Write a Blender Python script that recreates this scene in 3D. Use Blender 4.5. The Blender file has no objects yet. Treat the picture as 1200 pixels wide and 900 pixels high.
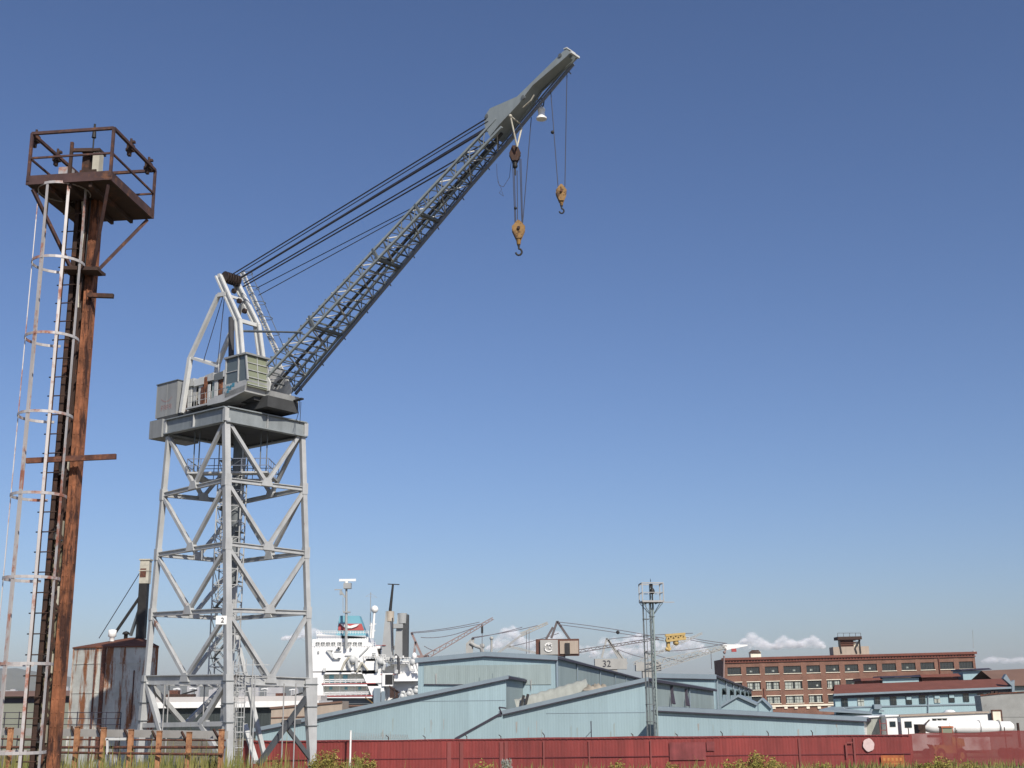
import bpy, math, random
from mathutils import Vector as V, Matrix
random.seed(11)
S = bpy.context.scene
COL = S.collection
rnd = random.uniform
sin, cos, tan, pi = math.sin, math.cos, math.tan, math.pi

# ------------------------------------------------------------------ camera
F = 1450.0
TH = math.atan(372 / F)
PH = math.radians(0.6)
EYE = V((0, 0, 6.0))
_r0 = V((1, 0, 0)); _u0 = V((0, -sin(TH), cos(TH))); _fw = V((0, cos(TH), sin(TH)))
_r = _r0 * cos(PH) - _u0 * sin(PH)
_u = _u0 * cos(PH) + _r0 * sin(PH)

def ray(px, py):
    return _fw + _r * ((px - 600) / F) + _u * ((450 - py) / F)

def P(px, py, Y):
    d = ray(px, py)
    return EYE + d * (Y / d.y)

def Pz(px, py, z):
    d = ray(px, py)
    return EYE + d * ((z - EYE.z) / d.z)

def Pplane(px, py, p, n):
    d = ray(px, py)
    return EYE + d * ((p - EYE).dot(n) / d.dot(n))

cam_d = bpy.data.cameras.new('camera')
cam = bpy.data.objects.new('camera', cam_d)
COL.objects.link(cam)
cam_d.sensor_width = 36
cam_d.lens = 36 * F / 1200
cam_d.clip_start = 0.1
cam_d.clip_end = 60000
cam.matrix_world = Matrix(((_r.x, _u.x, -_fw.x, EYE.x), (_r.y, _u.y, -_fw.y, EYE.y), (_r.z, _u.z, -_fw.z, EYE.z), (0, 0, 0, 1)))
S.camera = cam

# ------------------------------------------------------------------ light
SUN_AZ, SUN_EL = math.radians(155), math.radians(39)
sunv = V((sin(SUN_AZ) * cos(SUN_EL), cos(SUN_AZ) * cos(SUN_EL), sin(SUN_EL)))
W = bpy.data.worlds.new('World'); S.world = W; W.use_nodes = True
wn = W.node_tree.nodes; wl = W.node_tree.links
bg = wn['Background']; sky = wn.new('ShaderNodeTexSky')
sky.sky_type = 'NISHITA'; sky.sun_disc = False
sky.sun_elevation = SUN_EL; sky.sun_rotation = SUN_AZ
sky.air_density = 1.0; sky.dust_density = 1.1; sky.ozone_density = 5.5; sky.altitude = 0
tint = wn.new('ShaderNodeMixRGB'); tint.blend_type = 'MULTIPLY'; tint.inputs[0].default_value = 1; tint.inputs[2].default_value = (1.02, .948, 1.01, 1)
gam = wn.new('ShaderNodeGamma'); gam.inputs[1].default_value = 1.08      # contrast of the small digital camera
wl.new(sky.outputs[0], gam.inputs[0]); wl.new(gam.outputs[0], tint.inputs[1]); wl.new(tint.outputs[0], bg.inputs[0]); bg.inputs[1].default_value = 0.0755
sd = bpy.data.lights.new('sun', 'SUN'); so = bpy.data.objects.new('sun', sd); COL.objects.link(so)
sd.energy = 4.2; sd.angle = math.radians(0.5); sd.color = (1, .93, .83)
so.rotation_euler = (-sunv).to_track_quat('-Z', 'Y').to_euler()
S.view_settings.view_transform = 'Standard'; S.view_settings.look = 'None'
S.view_settings.exposure = 0.3; S.view_settings.gamma = 1
S.view_settings.use_curve_mapping = False
S.cycles.transparent_max_bounces = 48
S.cycles.max_bounces = 6
S.cycles.use_denoising = True

# ------------------------------------------------------------------ materials
def _mat(name):
    m = bpy.data.materials.new(name); m.use_nodes = True
    n = m.node_tree.nodes; l = m.node_tree.links
    return m, n, l, n['Principled BSDF']

def paint(name, col, rough=.6, metal=0., var=.12, scale=1.2, rust=0., rustcol=(.16, .055, .025), streak=1.,
          rib=0., ribk=.13, ribdir=(1, 1, 0), seam=0., fine=0., bump=0., rustscale=None, spec=.4):
    """painted / weathered surface: mottled base colour, optional rust patches, optional ribs (bump only) and panel seams"""
    m, n, l, b = _mat(name)
    b.inputs['Metallic'].default_value = metal
    b.inputs['Roughness'].default_value = rough
    b.inputs['Specular IOR Level'].default_value = spec
    tc = n.new('ShaderNodeTexCoord')
    nz = n.new('ShaderNodeTexNoise'); nz.inputs['Scale'].default_value = scale; nz.inputs['Detail'].default_value = 6
    nz.inputs['Roughness'].default_value = .65
    l.new(tc.outputs['Object'], nz.inputs['Vector'])
    mr = n.new('ShaderNodeMapRange'); mr.inputs[1].default_value = .3; mr.inputs[2].default_value = .7
    mr.inputs[3].default_value = 1 - var; mr.inputs[4].default_value = 1 + var
    l.new(nz.outputs[0], mr.inputs[0])
    mul = n.new('ShaderNodeMixRGB'); mul.blend_type = 'MULTIPLY'; mul.inputs[0].default_value = 1
    mul.inputs[1].default_value = (*col, 1); l.new(mr.outputs[0], mul.inputs[2])
    out = mul.outputs[0]
    if fine:
        mp = n.new('ShaderNodeMapping'); mp.inputs['Scale'].default_value = (1, 1, .08)
        l.new(tc.outputs['Object'], mp.inputs['Vector'])
        n2 = n.new('ShaderNodeTexNoise'); n2.inputs['Scale'].default_value = 2.2; n2.inputs['Detail'].default_value = 5
        l.new(mp.outputs[0], n2.inputs['Vector'])
        m2 = n.new('ShaderNodeMapRange'); m2.inputs[1].default_value = .35; m2.inputs[2].default_value = .7
        m2.inputs[3].default_value = 1 + fine * .4; m2.inputs[4].default_value = 1 - fine
        l.new(n2.outputs[0], m2.inputs[0])
        mm = n.new('ShaderNodeMixRGB'); mm.blend_type = 'MULTIPLY'; mm.inputs[0].default_value = 1
        l.new(out, mm.inputs[1]); l.new(m2.outputs[0], mm.inputs[2]); out = mm.outputs[0]
    if seam:
        dp = n.new('ShaderNodeVectorMath'); dp.operation = 'DOT_PRODUCT'; dp.inputs[1].default_value = V(ribdir)
        l.new(tc.outputs['Object'], dp.inputs[0])
        fr = n.new('ShaderNodeMath'); fr.operation = 'DIVIDE'; fr.inputs[1].default_value = seam
        l.new(dp.outputs['Value'], fr.inputs[0])
        fl = n.new('ShaderNodeMath'); fl.operation = 'FLOOR'; l.new(fr.outputs[0], fl.inputs[0])
        wnz = n.new('ShaderNodeTexWhiteNoise'); wnz.noise_dimensions = '1D'; l.new(fl.outputs[0], wnz.inputs['W'])
        m3 = n.new('ShaderNodeMapRange'); m3.inputs[3].default_value = .92; m3.inputs[4].default_value = 1.06
        l.new(wnz.outputs['Value'], m3.inputs[0])
        mm = n.new('ShaderNodeMixRGB'); mm.blend_type = 'MULTIPLY'; mm.inputs[0].default_value = 1
        l.new(out, mm.inputs[1]); l.new(m3.outputs[0], mm.inputs[2]); out = mm.outputs[0]
    if rust:
        mp = n.new('ShaderNodeMapping'); mp.inputs['Scale'].default_value = (1, 1, 1 / streak); mp.inputs['Location'].default_value = (3.1, 7.7, 1.3)
        l.new(tc.outputs['Object'], mp.inputs['Vector'])
        n2 = n.new('ShaderNodeTexNoise'); n2.inputs['Scale'].default_value = rustscale or scale * 1.4; n2.inputs['Detail'].default_value = 7
        n2.inputs['Roughness'].default_value = .7
        l.new(mp.outputs[0], n2.inputs['Vector'])
        rp = n.new('ShaderNodeMapRange'); t = .72 - rust * .4
        rp.inputs[1].default_value = t; rp.inputs[2].default_value = t + .09
        l.new(n2.outputs[0], rp.inputs[0])
        n3 = n.new('ShaderNodeTexNoise'); n3.inputs['Scale'].default_value = scale * 7; n3.inputs['Detail'].default_value = 4
        l.new(tc.outputs['Object'], n3.inputs['Vector'])
        rc = n.new('ShaderNodeMixRGB'); rc.inputs[1].default_value = (*[c * .55 for c in rustcol], 1)
        rc.inputs[2].default_value = (*[min(1, c * 1.5) for c in rustcol], 1)
        l.new(n3.outputs[0], rc.inputs[0])
        mm = n.new('ShaderNodeMixRGB'); l.new(rp.outputs[0], mm.inputs[0]); l.new(out, mm.inputs[1]); l.new(rc.outputs[0], mm.inputs[2])
        out = mm.outputs[0]
        rr = n.new('ShaderNodeMapRange'); rr.inputs[3].default_value = rough; rr.inputs[4].default_value = .9
        l.new(rp.outputs[0], rr.inputs[0]); l.new(rr.outputs[0], b.inputs['Roughness'])
    l.new(out, b.inputs['Base Color'])
    if rib:
        dp = n.new('ShaderNodeVectorMath'); dp.operation = 'DOT_PRODUCT'; dp.inputs[1].default_value = V(ribdir)
        l.new(tc.outputs['Object'], dp.inputs[0])
        k = n.new('ShaderNodeMath'); k.operation = 'MULTIPLY'; k.inputs[1].default_value = 2 * pi / rib
        l.new(dp.outputs['Value'], k.inputs[0])
        s_ = n.new('ShaderNodeMath'); s_.operation = 'SINE'; l.new(k.outputs[0], s_.inputs[0])
        bp = n.new('ShaderNodeBump'); bp.inputs['Strength'].default_value = ribk; bp.inputs['Distance'].default_value = rib * .12
        l.new(s_.outputs[0], bp.inputs['Height']); l.new(bp.outputs[0], b.inputs['Normal'])
    elif bump:
        bp = n.new('ShaderNodeBump'); bp.inputs['Strength'].default_value = .6; bp.inputs['Distance'].default_value = bump
        l.new(nz.outputs[0], bp.inputs['Height']); l.new(bp.outputs[0], b.inputs['Normal'])
    return m

def glass(name, col=(.02, .03, .035), rough=.12):
    m, n, l, b = _mat(name)
    b.inputs['Base Color'].default_value = (*col, 1); b.inputs['Roughness'].default_value = rough
    b.inputs['Specular IOR Level'].default_value = .6
    return m

def veil(name, col, opac):
    """woven screen: opaque threads with open gaps between"""
    m, n, l, b = _mat(name)
    b.inputs['Base Color'].default_value = (*col, 1); b.inputs['Roughness'].default_value = .8
    tc = n.new('ShaderNodeTexCoord'); nz = n.new('ShaderNodeTexNoise'); nz.inputs['Scale'].default_value = .8; nz.inputs['Detail'].default_value = 5
    l.new(tc.outputs['Object'], nz.inputs['Vector'])
    mr = n.new('ShaderNodeMapRange'); mr.inputs[1].default_value = .3; mr.inputs[2].default_value = .7
    mr.inputs[3].default_value = opac - .05; mr.inputs[4].default_value = min(1, opac + .09); l.new(nz.outputs[0], mr.inputs[0])
    l.new(mr.outputs[0], b.inputs['Alpha'])
    return m

def brickmat(name, col, mortar, scale=1.0, var=.15):
    m, n, l, b = _mat(name)
    tc = n.new('ShaderNodeTexCoord')
    sx = n.new('ShaderNodeSeparateXYZ'); l.new(tc.outputs['Object'], sx.inputs[0])
    ad = n.new('ShaderNodeMath'); l.new(sx.outputs[0], ad.inputs[0]); l.new(sx.outputs[1], ad.inputs[1])
    cx = n.new('ShaderNodeCombineXYZ'); l.new(ad.outputs[0], cx.inputs[0]); l.new(sx.outputs[2], cx.inputs[1])
    bt = n.new('ShaderNodeTexBrick'); l.new(cx.outputs[0], bt.inputs['Vector'])
    bt.inputs['Color1'].default_value = (*col, 1); bt.inputs['Color2'].default_value = (*[c * (1 - var * 2) for c in col], 1)
    bt.inputs['Mortar'].default_value = (*mortar, 1); bt.inputs['Scale'].default_value = scale
    bt.inputs['Brick Width'].default_value = .24 * 1; bt.inputs['Row Height'].default_value = .09; bt.inputs['Mortar Size'].default_value = .008
    nz = n.new('ShaderNodeTexNoise'); nz.inputs['Scale'].default_value = .35; nz.inputs['Detail'].default_value = 6
    l.new(tc.outputs['Object'], nz.inputs['Vector'])
    mr = n.new('ShaderNodeMapRange'); mr.inputs[1].default_value = .3; mr.inputs[2].default_value = .7; mr.inputs[3].default_value = .8; mr.inputs[4].default_value = 1.15
    l.new(nz.outputs[0], mr.inputs[0])
    mm = n.new('ShaderNodeMixRGB'); mm.blend_type = 'MULTIPLY'; mm.inputs[0].default_value = 1
    l.new(bt.outputs[0], mm.inputs[1]); l.new(mr.outputs[0], mm.inputs[2]); l.new(mm.outputs[0], b.inputs['Base Color'])
    b.inputs['Roughness'].default_value = .9
    return m

M = {}
RUST = (.15, .052, .024)
M['crane'] = paint('crane grey paint', (.40, .41, .405), .55, .1, .13, .7, rust=.22, rustscale=.8, streak=3, fine=.12)
M['crane_dark'] = paint('crane dark grey paint', (.13, .145, .15), .6, .1, .15, .6, rust=.15)
M['crane_white'] = paint('crane off white paint', (.50, .51, .495), .55, 0, .12, .8, rust=.2, streak=3)
M['crane_girder'] = paint('girder blue grey paint', (.23, .255, .262), .55, .1, .14, .7, rust=.14, fine=.15)
M['crane_house'] = paint('machinery house grey sheet', (.24, .25, .25), .6, 0, .08, .4, fine=.12)
M['boom'] = paint('boom green grey paint', (.275, .31, .31), .5, .1, .12, .5, fine=.08)
M['lattice'] = paint('boom lacing grey paint', (.105, .12, .125), .55, .1, .15, .6)
M['pipe_blue'] = paint('grey blue pipe paint', (.17, .195, .25), .5, .1, .1, .5)
M['shade_dark'] = paint('near black underside shade and trunk paint', (.045, .047, .048), .8, 0, .3, .8)  # shade under deck and turntable put into the colour; rope trunk shares it
M['brace_shade'] = paint('brace paint darkened as shade', (.06, .066, .072), .6, 0, .2, .8, rust=.15)  # knee braces darkened: their shade is put into the colour
M['olive'] = paint('olive stained inner plate', (.17, .155, .10), .85, 0, .4, 3, rust=.55, rustcol=(.05, .028, .018), rustscale=4)
M['rope'] = paint('steel wire rope', (.05, .052, .07), .6, .3, .1, 2)
M['black'] = paint('greasy black steel', (.022, .021, .02), .6, .2, .3, 2)
M['rusty'] = paint('rusty brown steel', (.085, .036, .026), .85, 0, .45, 4, rust=.55, rustcol=(.15, .062, .034), rustscale=5)
M['rust_dark'] = paint('dark rusty steel', (.045, .025, .018), .85, 0, .35, 3, rust=.42, rustcol=(.10, .042, .024), rustscale=4)
M['rust_orange'] = paint('orange rusted column plate', (.225, .088, .042), .85, 0, .6, 3.5, rust=.60, rustcol=(.05, .021, .014), streak=4, rustscale=6, bump=.004)
M['sheave_dark'] = paint('greasy rusted sheave', (.035, .024, .02), .7, .2, .3, 3, rust=.35, rustcol=(.10, .045, .025))
M['rail_rust'] = paint('purple brown rusted rail', (.062, .034, .032), .8, 0, .4, 4, rust=.45, rustcol=(.13, .06, .035), rustscale=5)
M['galv'] = paint('weathered galvanised bar', (.42, .40, .39), .5, .2, .15, 1.5, rust=.48, rustcol=(.30, .13, .09), rustscale=1.6)
M['pale_post'] = paint('pale weathered plate', (.42, .40, .33), .7, 0, .2, 2, rust=.3)
M['yellow'] = paint('worn ochre block paint', (.22, .12, .03), .6, 0, .3, 2.5, rust=.5, rustcol=(.07, .04, .022), rustscale=3)
M['mach_yellow'] = paint('yellow machine paint', (.44, .31, .11), .55, 0, .1, 1)
M['white'] = paint('white ship paint', (.80, .80, .78), .45, 0, .05, .15, rust=.05, rustscale=.3, streak=4)
M['white2'] = paint('white painted metal', (.78, .78, .75), .4, 0, .06, .5, fine=.05)
M['shed'] = paint('pale blue ribbed siding', (.268, .368, .398), .6, 0, .05, .06, rib=.30, ribdir=(1, .9, 0), seam=3.4, fine=.06)
M['shed2'] = paint('faded grey green siding', (.255, .315, .31), .65, 0, .06, .06, rib=.30, ribdir=(1, .9, 0), seam=2.6, fine=.10)
M['shed_trim'] = paint('blue grey eave trim', (.19, .24, .275), .5, 0, .08, .1, fine=.05)
M['shed_roof'] = paint('blue grey sheet roof', (.14, .175, .20), .5, 0, .1, .1, rib=.6, ribdir=(1, .9, 0))
M['gutter'] = paint('dark gutter', (.035, .03, .045), .6, 0, .2, .3)
M['fence'] = paint('red painted corrugated sheet', (.20, .032, .028), .65, 0, .16, .22, fine=.22, seam=2.24, ribdir=(1, 0, 0), rust=.08, rustcol=(.26, .10, .08), streak=6, rustscale=.9)
M['fence_rail'] = paint('dark red rail', (.13, .022, .026), .6)
M['fence_pale'] = paint('sun bleached red sheet', (.20, .05, .045), .7, 0, .1, .5, fine=.2)
M['screen'] = veil('red woven fence screen', (.165, .028, .025), .86)
M['post'] = paint('grey fence post', (.34, .34, .33), .6, .2, .12, 1)
M['brick'] = brickmat('red brown brick', (.215, .102, .070), (.22, .14, .10))
M['cream'] = paint('cream stone trim', (.74, .69, .56), .8, 0, .1, .6, fine=.1)
M['glass'] = glass('dark window glass')
M['glass_g'] = glass('grimy cab glass', (.20, .22, .15), .4)
M['glass_side'] = glass('cab glass with painted reflection', (.10, .125, .13), .25)  # base colour lightened to stand in for bright reflections on the pane
M['curtain'] = paint('pale curtains behind glass', (.35, .38, .34), .5, 0, .2, 2.5, fine=.4)
M['frame'] = paint('dark window frame', (.05, .055, .05), .6)
M['office'] = paint('light blue office cladding', (.29, .41, .44), .6, 0, .05, .2, rib=.3, ribdir=(1, .5, 0), fine=.05)
M['tile'] = paint('red brown roof tiles', (.15, .052, .036), .85, 0, .15, .5, rib=.5, ribdir=(1, 0, 0))
M['brownroof'] = paint('brown felt roof', (.16, .095, .07), .9, 0, .12, .2)
M['tankgrey'] = paint('stained grey tank plate', (.28, .285, .27), .7, 0, .2, .4, rust=.24, rustcol=(.17, .085, .06), rustscale=.6)
M['silo'] = paint('rust streaked silo sheet', (.46, .47, .43), .65, 0, .2, .8, rust=.54, rustcol=(.22, .09, .04), streak=7, rustscale=1.1, seam=2.3, ribdir=(1, .3, 0))
M['siloroof'] = paint('rusty silo roof', (.13, .05, .028), .9, 0, .25, .6)
M['darkwall'] = paint('dark sheet wall', (.035, .045, .045), .7, 0, .2, .3, rib=.5, ribdir=(1, 0, 0), fine=.3)
M['beige'] = paint('beige pier wall', (.36, .30, .24), .8, 0, .08, .2, fine=.1)
M['block'] = paint('grey block wall', (.20, .21, .17), .9, 0, .1, .3, seam=1.4)
M['funnel_blue'] = paint('funnel turquoise paint', (.14, .34, .41), .45, 0, .05, .2)
M['red_band'] = paint('red band paint', (.34, .05, .045), .5, 0, .05, .2)
M['stack_grey'] = paint('grey stack paint', (.31, .32, .315), .6, 0, .1, .2, rust=.12, rustcol=(.28, .17, .08), rustscale=.3)
M['stack_dark'] = paint('near black stack side', (.05, .053, .055), .8, 0, .2, .3)
M['concrete'] = paint('worn concrete', (.30, .29, .27), .9, 0, .1, .3)
M['tarp'] = paint('grey white tarpaulin', (.31, .325, .29), .7, 0, .1, .5, fine=.15)
M['tarp_brown'] = paint('brown tarpaulin', (.28, .25, .20), .8, 0, .2, .6)
M['far_rust'] = paint('faded pinkish crane paint', (.24, .17, .155), .7, 0, .2, .2, rust=.2)
M['far_dark'] = paint('dark faded boom', (.10, .085, .085), .7, 0, .2, .2)
M['far_grey'] = paint('faded grey crane paint', (.33, .33, .31), .7, 0, .12, .2, rust=.12)
M['navy'] = paint('dark pier paint', (.05, .05, .055), .8)
M['tyre'] = paint('black rubber', (.02, .02, .02), .9)
M['sign_white'] = paint('white sign board', (.75, .75, .72), .5)
M['ink'] = paint('dark lettering', (.04, .04, .05), .6)
M['faded_red'] = paint('faded red lettering', (.27, .19, .185), .7)
M['blue_graf'] = paint('blue spray paint', (.06, .21, .30), .6, 0, .3, 6)
M['city'] = paint('pale city walls', (.42, .40, .38), .9, 0, .2, .01)
M['pipe_orange'] = paint('orange rust post', (.32, .155, .075), .8, 0, .4, 3, rust=.48, rustcol=(.14, .05, .025), rustscale=4)
M['beam_grey'] = paint('weathered grey plank', (.33, .32, .295), .85, 0, .15, 1, rust=.2)

# ------------------------------------------------------------------ mesh builder
ROOT = {}
PART_OF = {}

class MB:
    def __init__(s): s.v = []; s.f = []; s.sm = []; s.g = []
    def add(s, vs, fs, smooth=False, cont=False):
        o = len(s.v)
        if not cont: s.g.append((o, len(s.f)))
        s.v += [tuple(x) for x in vs]
        for f in fs: s.f.append(tuple(i + o for i in f)); s.sm.append(smooth)
        return s
    def hexa(s, c):
        """8 corners: bottom 0-3 ccw seen from above, top 4-7"""
        return s.add(c, [(3, 2, 1, 0), (4, 5, 6, 7), (0, 1, 5, 4), (1, 2, 6, 5), (2, 3, 7, 6), (3, 0, 4, 7)])
    def box(s, c, size, ax=None):
        c = V(c); ex, ey, ez = ax or (V((1, 0, 0)), V((0, 1, 0)), V((0, 0, 1)))
        ex = V(ex).normalized() * size[0] / 2; ey = V(ey).normalized() * size[1] / 2; ez = V(ez).normalized() * size[2] / 2
        return s.hexa([c - ex - ey - ez, c + ex - ey - ez, c + ex + ey - ez, c - ex + ey - ez,
                       c - ex - ey + ez, c + ex - ey + ez, c + ex + ey + ez, c - ex + ey + ez])
    def bar(s, a, b, w, h=None, up=None, w2=None, h2=None):
        a = V(a); b = V(b); h = h or w; d = (b - a).normalized()
        up = V(up) if up is not None else (V((0, 0, 1)) if abs(d.z) < .95 else V((0, 1, 0)))
        x = d.cross(up).normalized(); y = x.cross(d).normalized()
        w2 = w2 or w; h2 = h2 or h
        return s.hexa([a - x * w / 2 - y * h / 2, a + x * w / 2 - y * h / 2, b + x * w2 / 2 - y * h2 / 2, b - x * w2 / 2 - y * h2 / 2,
                       a - x * w / 2 + y * h / 2, a + x * w / 2 + y * h / 2, b + x * w2 / 2 + y * h2 / 2, b - x * w2 / 2 + y * h2 / 2])
    def ibeam(s, a, b, w, h, up=None, t=.06):
        """open I section: two flanges and a web, the web standing along 'up'"""
        a = V(a); b = V(b); d = (b - a).normalized()
        up = V(up) if up is not None else (V((0, 0, 1)) if abs(d.z) < .95 else V((0, 1, 0)))
        x = d.cross(up).normalized(); y = x.cross(d).normalized()
        s.bar(a + y * (h / 2 - t / 2), b + y * (h / 2 - t / 2), w, t, y)
        s.bar(a - y * (h / 2 - t / 2), b - y * (h / 2 - t / 2), w, t, y)
        return s.bar(a, b, t, h - 2 * t - .004, y)
    def tube(s, a, b, r, n=8, r2=None):
        a = V(a); b = V(b); d = (b - a).normalized(); r2 = r if r2 is None else r2
        up = V((0, 0, 1)) if abs(d.z) < .95 else V((0, 1, 0))
        x = d.cross(up).normalized(); y = d.cross(x)
        vs = []
        for p, q in ((a, r), (b, r2)):
            for i in range(n):
                t = 2 * pi * i / n; vs.append(p + x * cos(t) * q + y * sin(t) * q)
        fs = [(i, (i + 1) % n, n + (i + 1) % n, n + i) for i in range(n)]
        s.add(vs, fs, True)
        return s.add(vs, [tuple(range(n - 1, -1, -1)), tuple(range(n, 2 * n))], False, True)
    def path(s, pts, r, n=6):
        for a, b in zip(pts, pts[1:]): s.tube(a, b, r, n)
        return s
    def prism(s, poly, ext):
        """flat polygon extruded by vector ext"""
        ext = V(ext); n = len(poly); p = [V(q) for q in poly]
        vs = p + [q + ext for q in p]
        return s.add(vs, [tuple(range(n)), tuple(range(2 * n - 1, n - 1, -1))] + [((i + 1) % n, i, n + i, n + (i + 1) % n) for i in range(n)])
    def lathe(s, c, prof, n=16, axis=None):
        """prof: list of (radius, height)"""
        c = V(c); vs = []; k = len(prof)
        for r, z in prof:
            for i in range(n): vs.append(c + V((r * cos(2 * pi * i / n), r * sin(2 * pi * i / n), z)))
        fs = []
        for j in range(k - 1):
            for i in range(n): fs.append((j * n + i, j * n + (i + 1) % n, (j + 1) * n + (i + 1) % n, (j + 1) * n + i))
        s.add(vs, fs, True)
        return s.add(vs, [tuple(range(n - 1, -1, -1)), tuple(range((k - 1) * n, k * n))], False, True)
    def ball(s, c, r, n=10, sq=(1, 1, 1)):
        prof = []; m = n // 2 + 1
        c = V(c); vs = []; fs = []
        for j in range(m + 1):
            ph = pi * j / m
            for i in range(n):
                t = 2 * pi * i / n
                vs.append(c + V((r * sq[0] * sin(ph) * cos(t), r * sq[1] * sin(ph) * sin(t), r * sq[2] * cos(ph))))
        for j in range(m):
            for i in range(n): fs.append((j * n + i, (j + 1) * n + i, (j + 1) * n + (i + 1) % n, j * n + (i + 1) % n))
        return s.add(vs, fs, True)
    def ring(s, c, r, t, h, n=20, a0=0, a1=2 * pi, rot=0):
        """flat hoop band"""
        c = V(c)
        for i in range(n):
            p = a0 + (a1 - a0) * i / n; q = a0 + (a1 - a0) * (i + 1) / n
            s.bar(c + V((cos(p) * r, sin(p) * r, 0)), c + V((cos(q) * r, sin(q) * r, 0)), t, h)
        return s
    def pieces(s, name, mat, parent):
        """one part per shape added"""
        g = s.g + [(len(s.v), len(s.f))]; out = []
        for (v0, f0), (v1, f1) in zip(g, g[1:]):
            m_ = MB(); m_.v = s.v[v0:v1]; m_.f = [tuple(i - v0 for i in f) for f in s.f[f0:f1]]; m_.sm = s.sm[f0:f1]
            out.append(m_.build(name, mat, parent))
        return out
    def build(s, name, mat, parent=None, origin=None):
        me = bpy.data.meshes.new(name)
        if parent is not None:
            org = ROOT[parent.name]
        else:
            if origin is None:
                xs = [q[0] for q in s.v]; ys = [q[1] for q in s.v]; zs = [q[2] for q in s.v]
                origin = V(((min(xs) + max(xs)) / 2, (min(ys) + max(ys)) / 2, min(zs)))
            org = V(origin)
        me.from_pydata([tuple(V(q) - org) for q in s.v], [], s.f)
        me.polygons.foreach_set('use_smooth', s.sm)
        me.materials.append(M[mat] if isinstance(mat, str) else mat)
        me.validate(); me.update()
        o = bpy.data.objects.new(name, me); COL.objects.link(o)
        if parent is not None: o.parent = parent
        else: o.location = org
        ROOT[o.name] = org
        return o

def tag(o, label, cat, group=None):
    o['label'] = label; o['category'] = cat
    if group: o['group'] = group
    return o

def thing(name, label, cat, loc, group=None):
    o = bpy.data.objects.new(name, None); COL.objects.link(o); o.location = loc
    o.empty_display_size = .5
    ROOT[o.name] = V(loc)
    return tag(o, label, cat, group)

def struct(o):
    o['kind'] = 'structure'; return o

def lerp(a, b, t): return a + (b - a) * t

def text_mesh(body, c, right, up, size, mat, parent, name='lettering'):
    cu = bpy.data.curves.new('txt', 'FONT'); cu.body = body; cu.size = size; cu.align_x = 'CENTER'; cu.align_y = 'CENTER'; cu.extrude = .01
    to = bpy.data.objects.new('txt', cu); COL.objects.link(to)
    bpy.context.view_layer.update()
    me = bpy.data.meshes.new_from_object(to.evaluated_get(bpy.context.evaluated_depsgraph_get()))
    bpy.data.objects.remove(to)
    r = V(right).normalized(); u = V(up).normalized(); n = r.cross(u)
    b = MB(); b.add([V(c) + r * v.co.x + u * v.co.y + n * v.co.z for v in me.vertices], [tuple(p.vertices) for p in me.polygons])
    return b.build(name, mat, parent)

# ------------------------------------------------------------------ ground, water, hills
def ground_z(x, y):
    e = 54 + 2.5 * sin(x * .13) + 1.2 * sin(x * .31 + 1)
    top = 3.7 - .016 * max(0, y - 10)
    t = min(1, max(0, (y - e) / 11)); t = t * t * (3 - 2 * t)
    return top * (1 - t) + .06 * sin(x * .9 + y * .4) * (1 - t)

def build_ground():
    xs = [-30000, -8000, -2500, -800, -300, -160] + [i * 2.0 for i in range(-55, 56)] + [160, 300, 800, 2500, 8000, 30000]
    ys = [-3000, -600, -150, -60] + [i * 2.0 for i in range(-20, 46)] + [100, 130, 200, 300, 420, 700, 1500, 4000, 12000, 30000]
    b = MB(); vs = [(x, y, ground_z(max(-110, min(110, x)), y)) for y in ys for x in xs]; n = len(xs)
    fs = [(j * n + i, j * n + i + 1, (j + 1) * n + i + 1, (j + 1) * n + i) for j in range(len(ys) - 1) for i in range(n - 1)]
    b.add(vs, fs, True)
    m = paint('dry dirt and asphalt', (.16, .14, .10), .95, 0, .25, .25)
    return struct(b.build('ground', m, None, (0, 0, 0)))
build_ground()
m, n, l, bb = _mat('bay water'); bb.inputs['Base Color'].default_value = (.03, .06, .08, 1); bb.inputs['Roughness'].default_value = .12
nz = n.new('ShaderNodeTexNoise'); nz.inputs['Scale'].default_value = .6; bp = n.new('ShaderNodeBump'); bp.inputs['Strength'].default_value = .3
tcn = n.new('ShaderNodeTexCoord'); l.new(tcn.outputs['Object'], nz.inputs['Vector']); l.new(nz.outputs[0], bp.inputs['Height']); l.new(bp.outputs[0], bb.inputs['Normal'])
w = MB(); w.add([(-9000, 300, .3), (-20, 300, .3), (-20, 900, .3), (9000, 900, .3), (9000, 7000, .3), (-9000, 7000, .3)], [(0, 1, 2, 5), (2, 3, 4, 5)])
struct(w.build('water', m, None, (0, 0, .3)))

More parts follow.
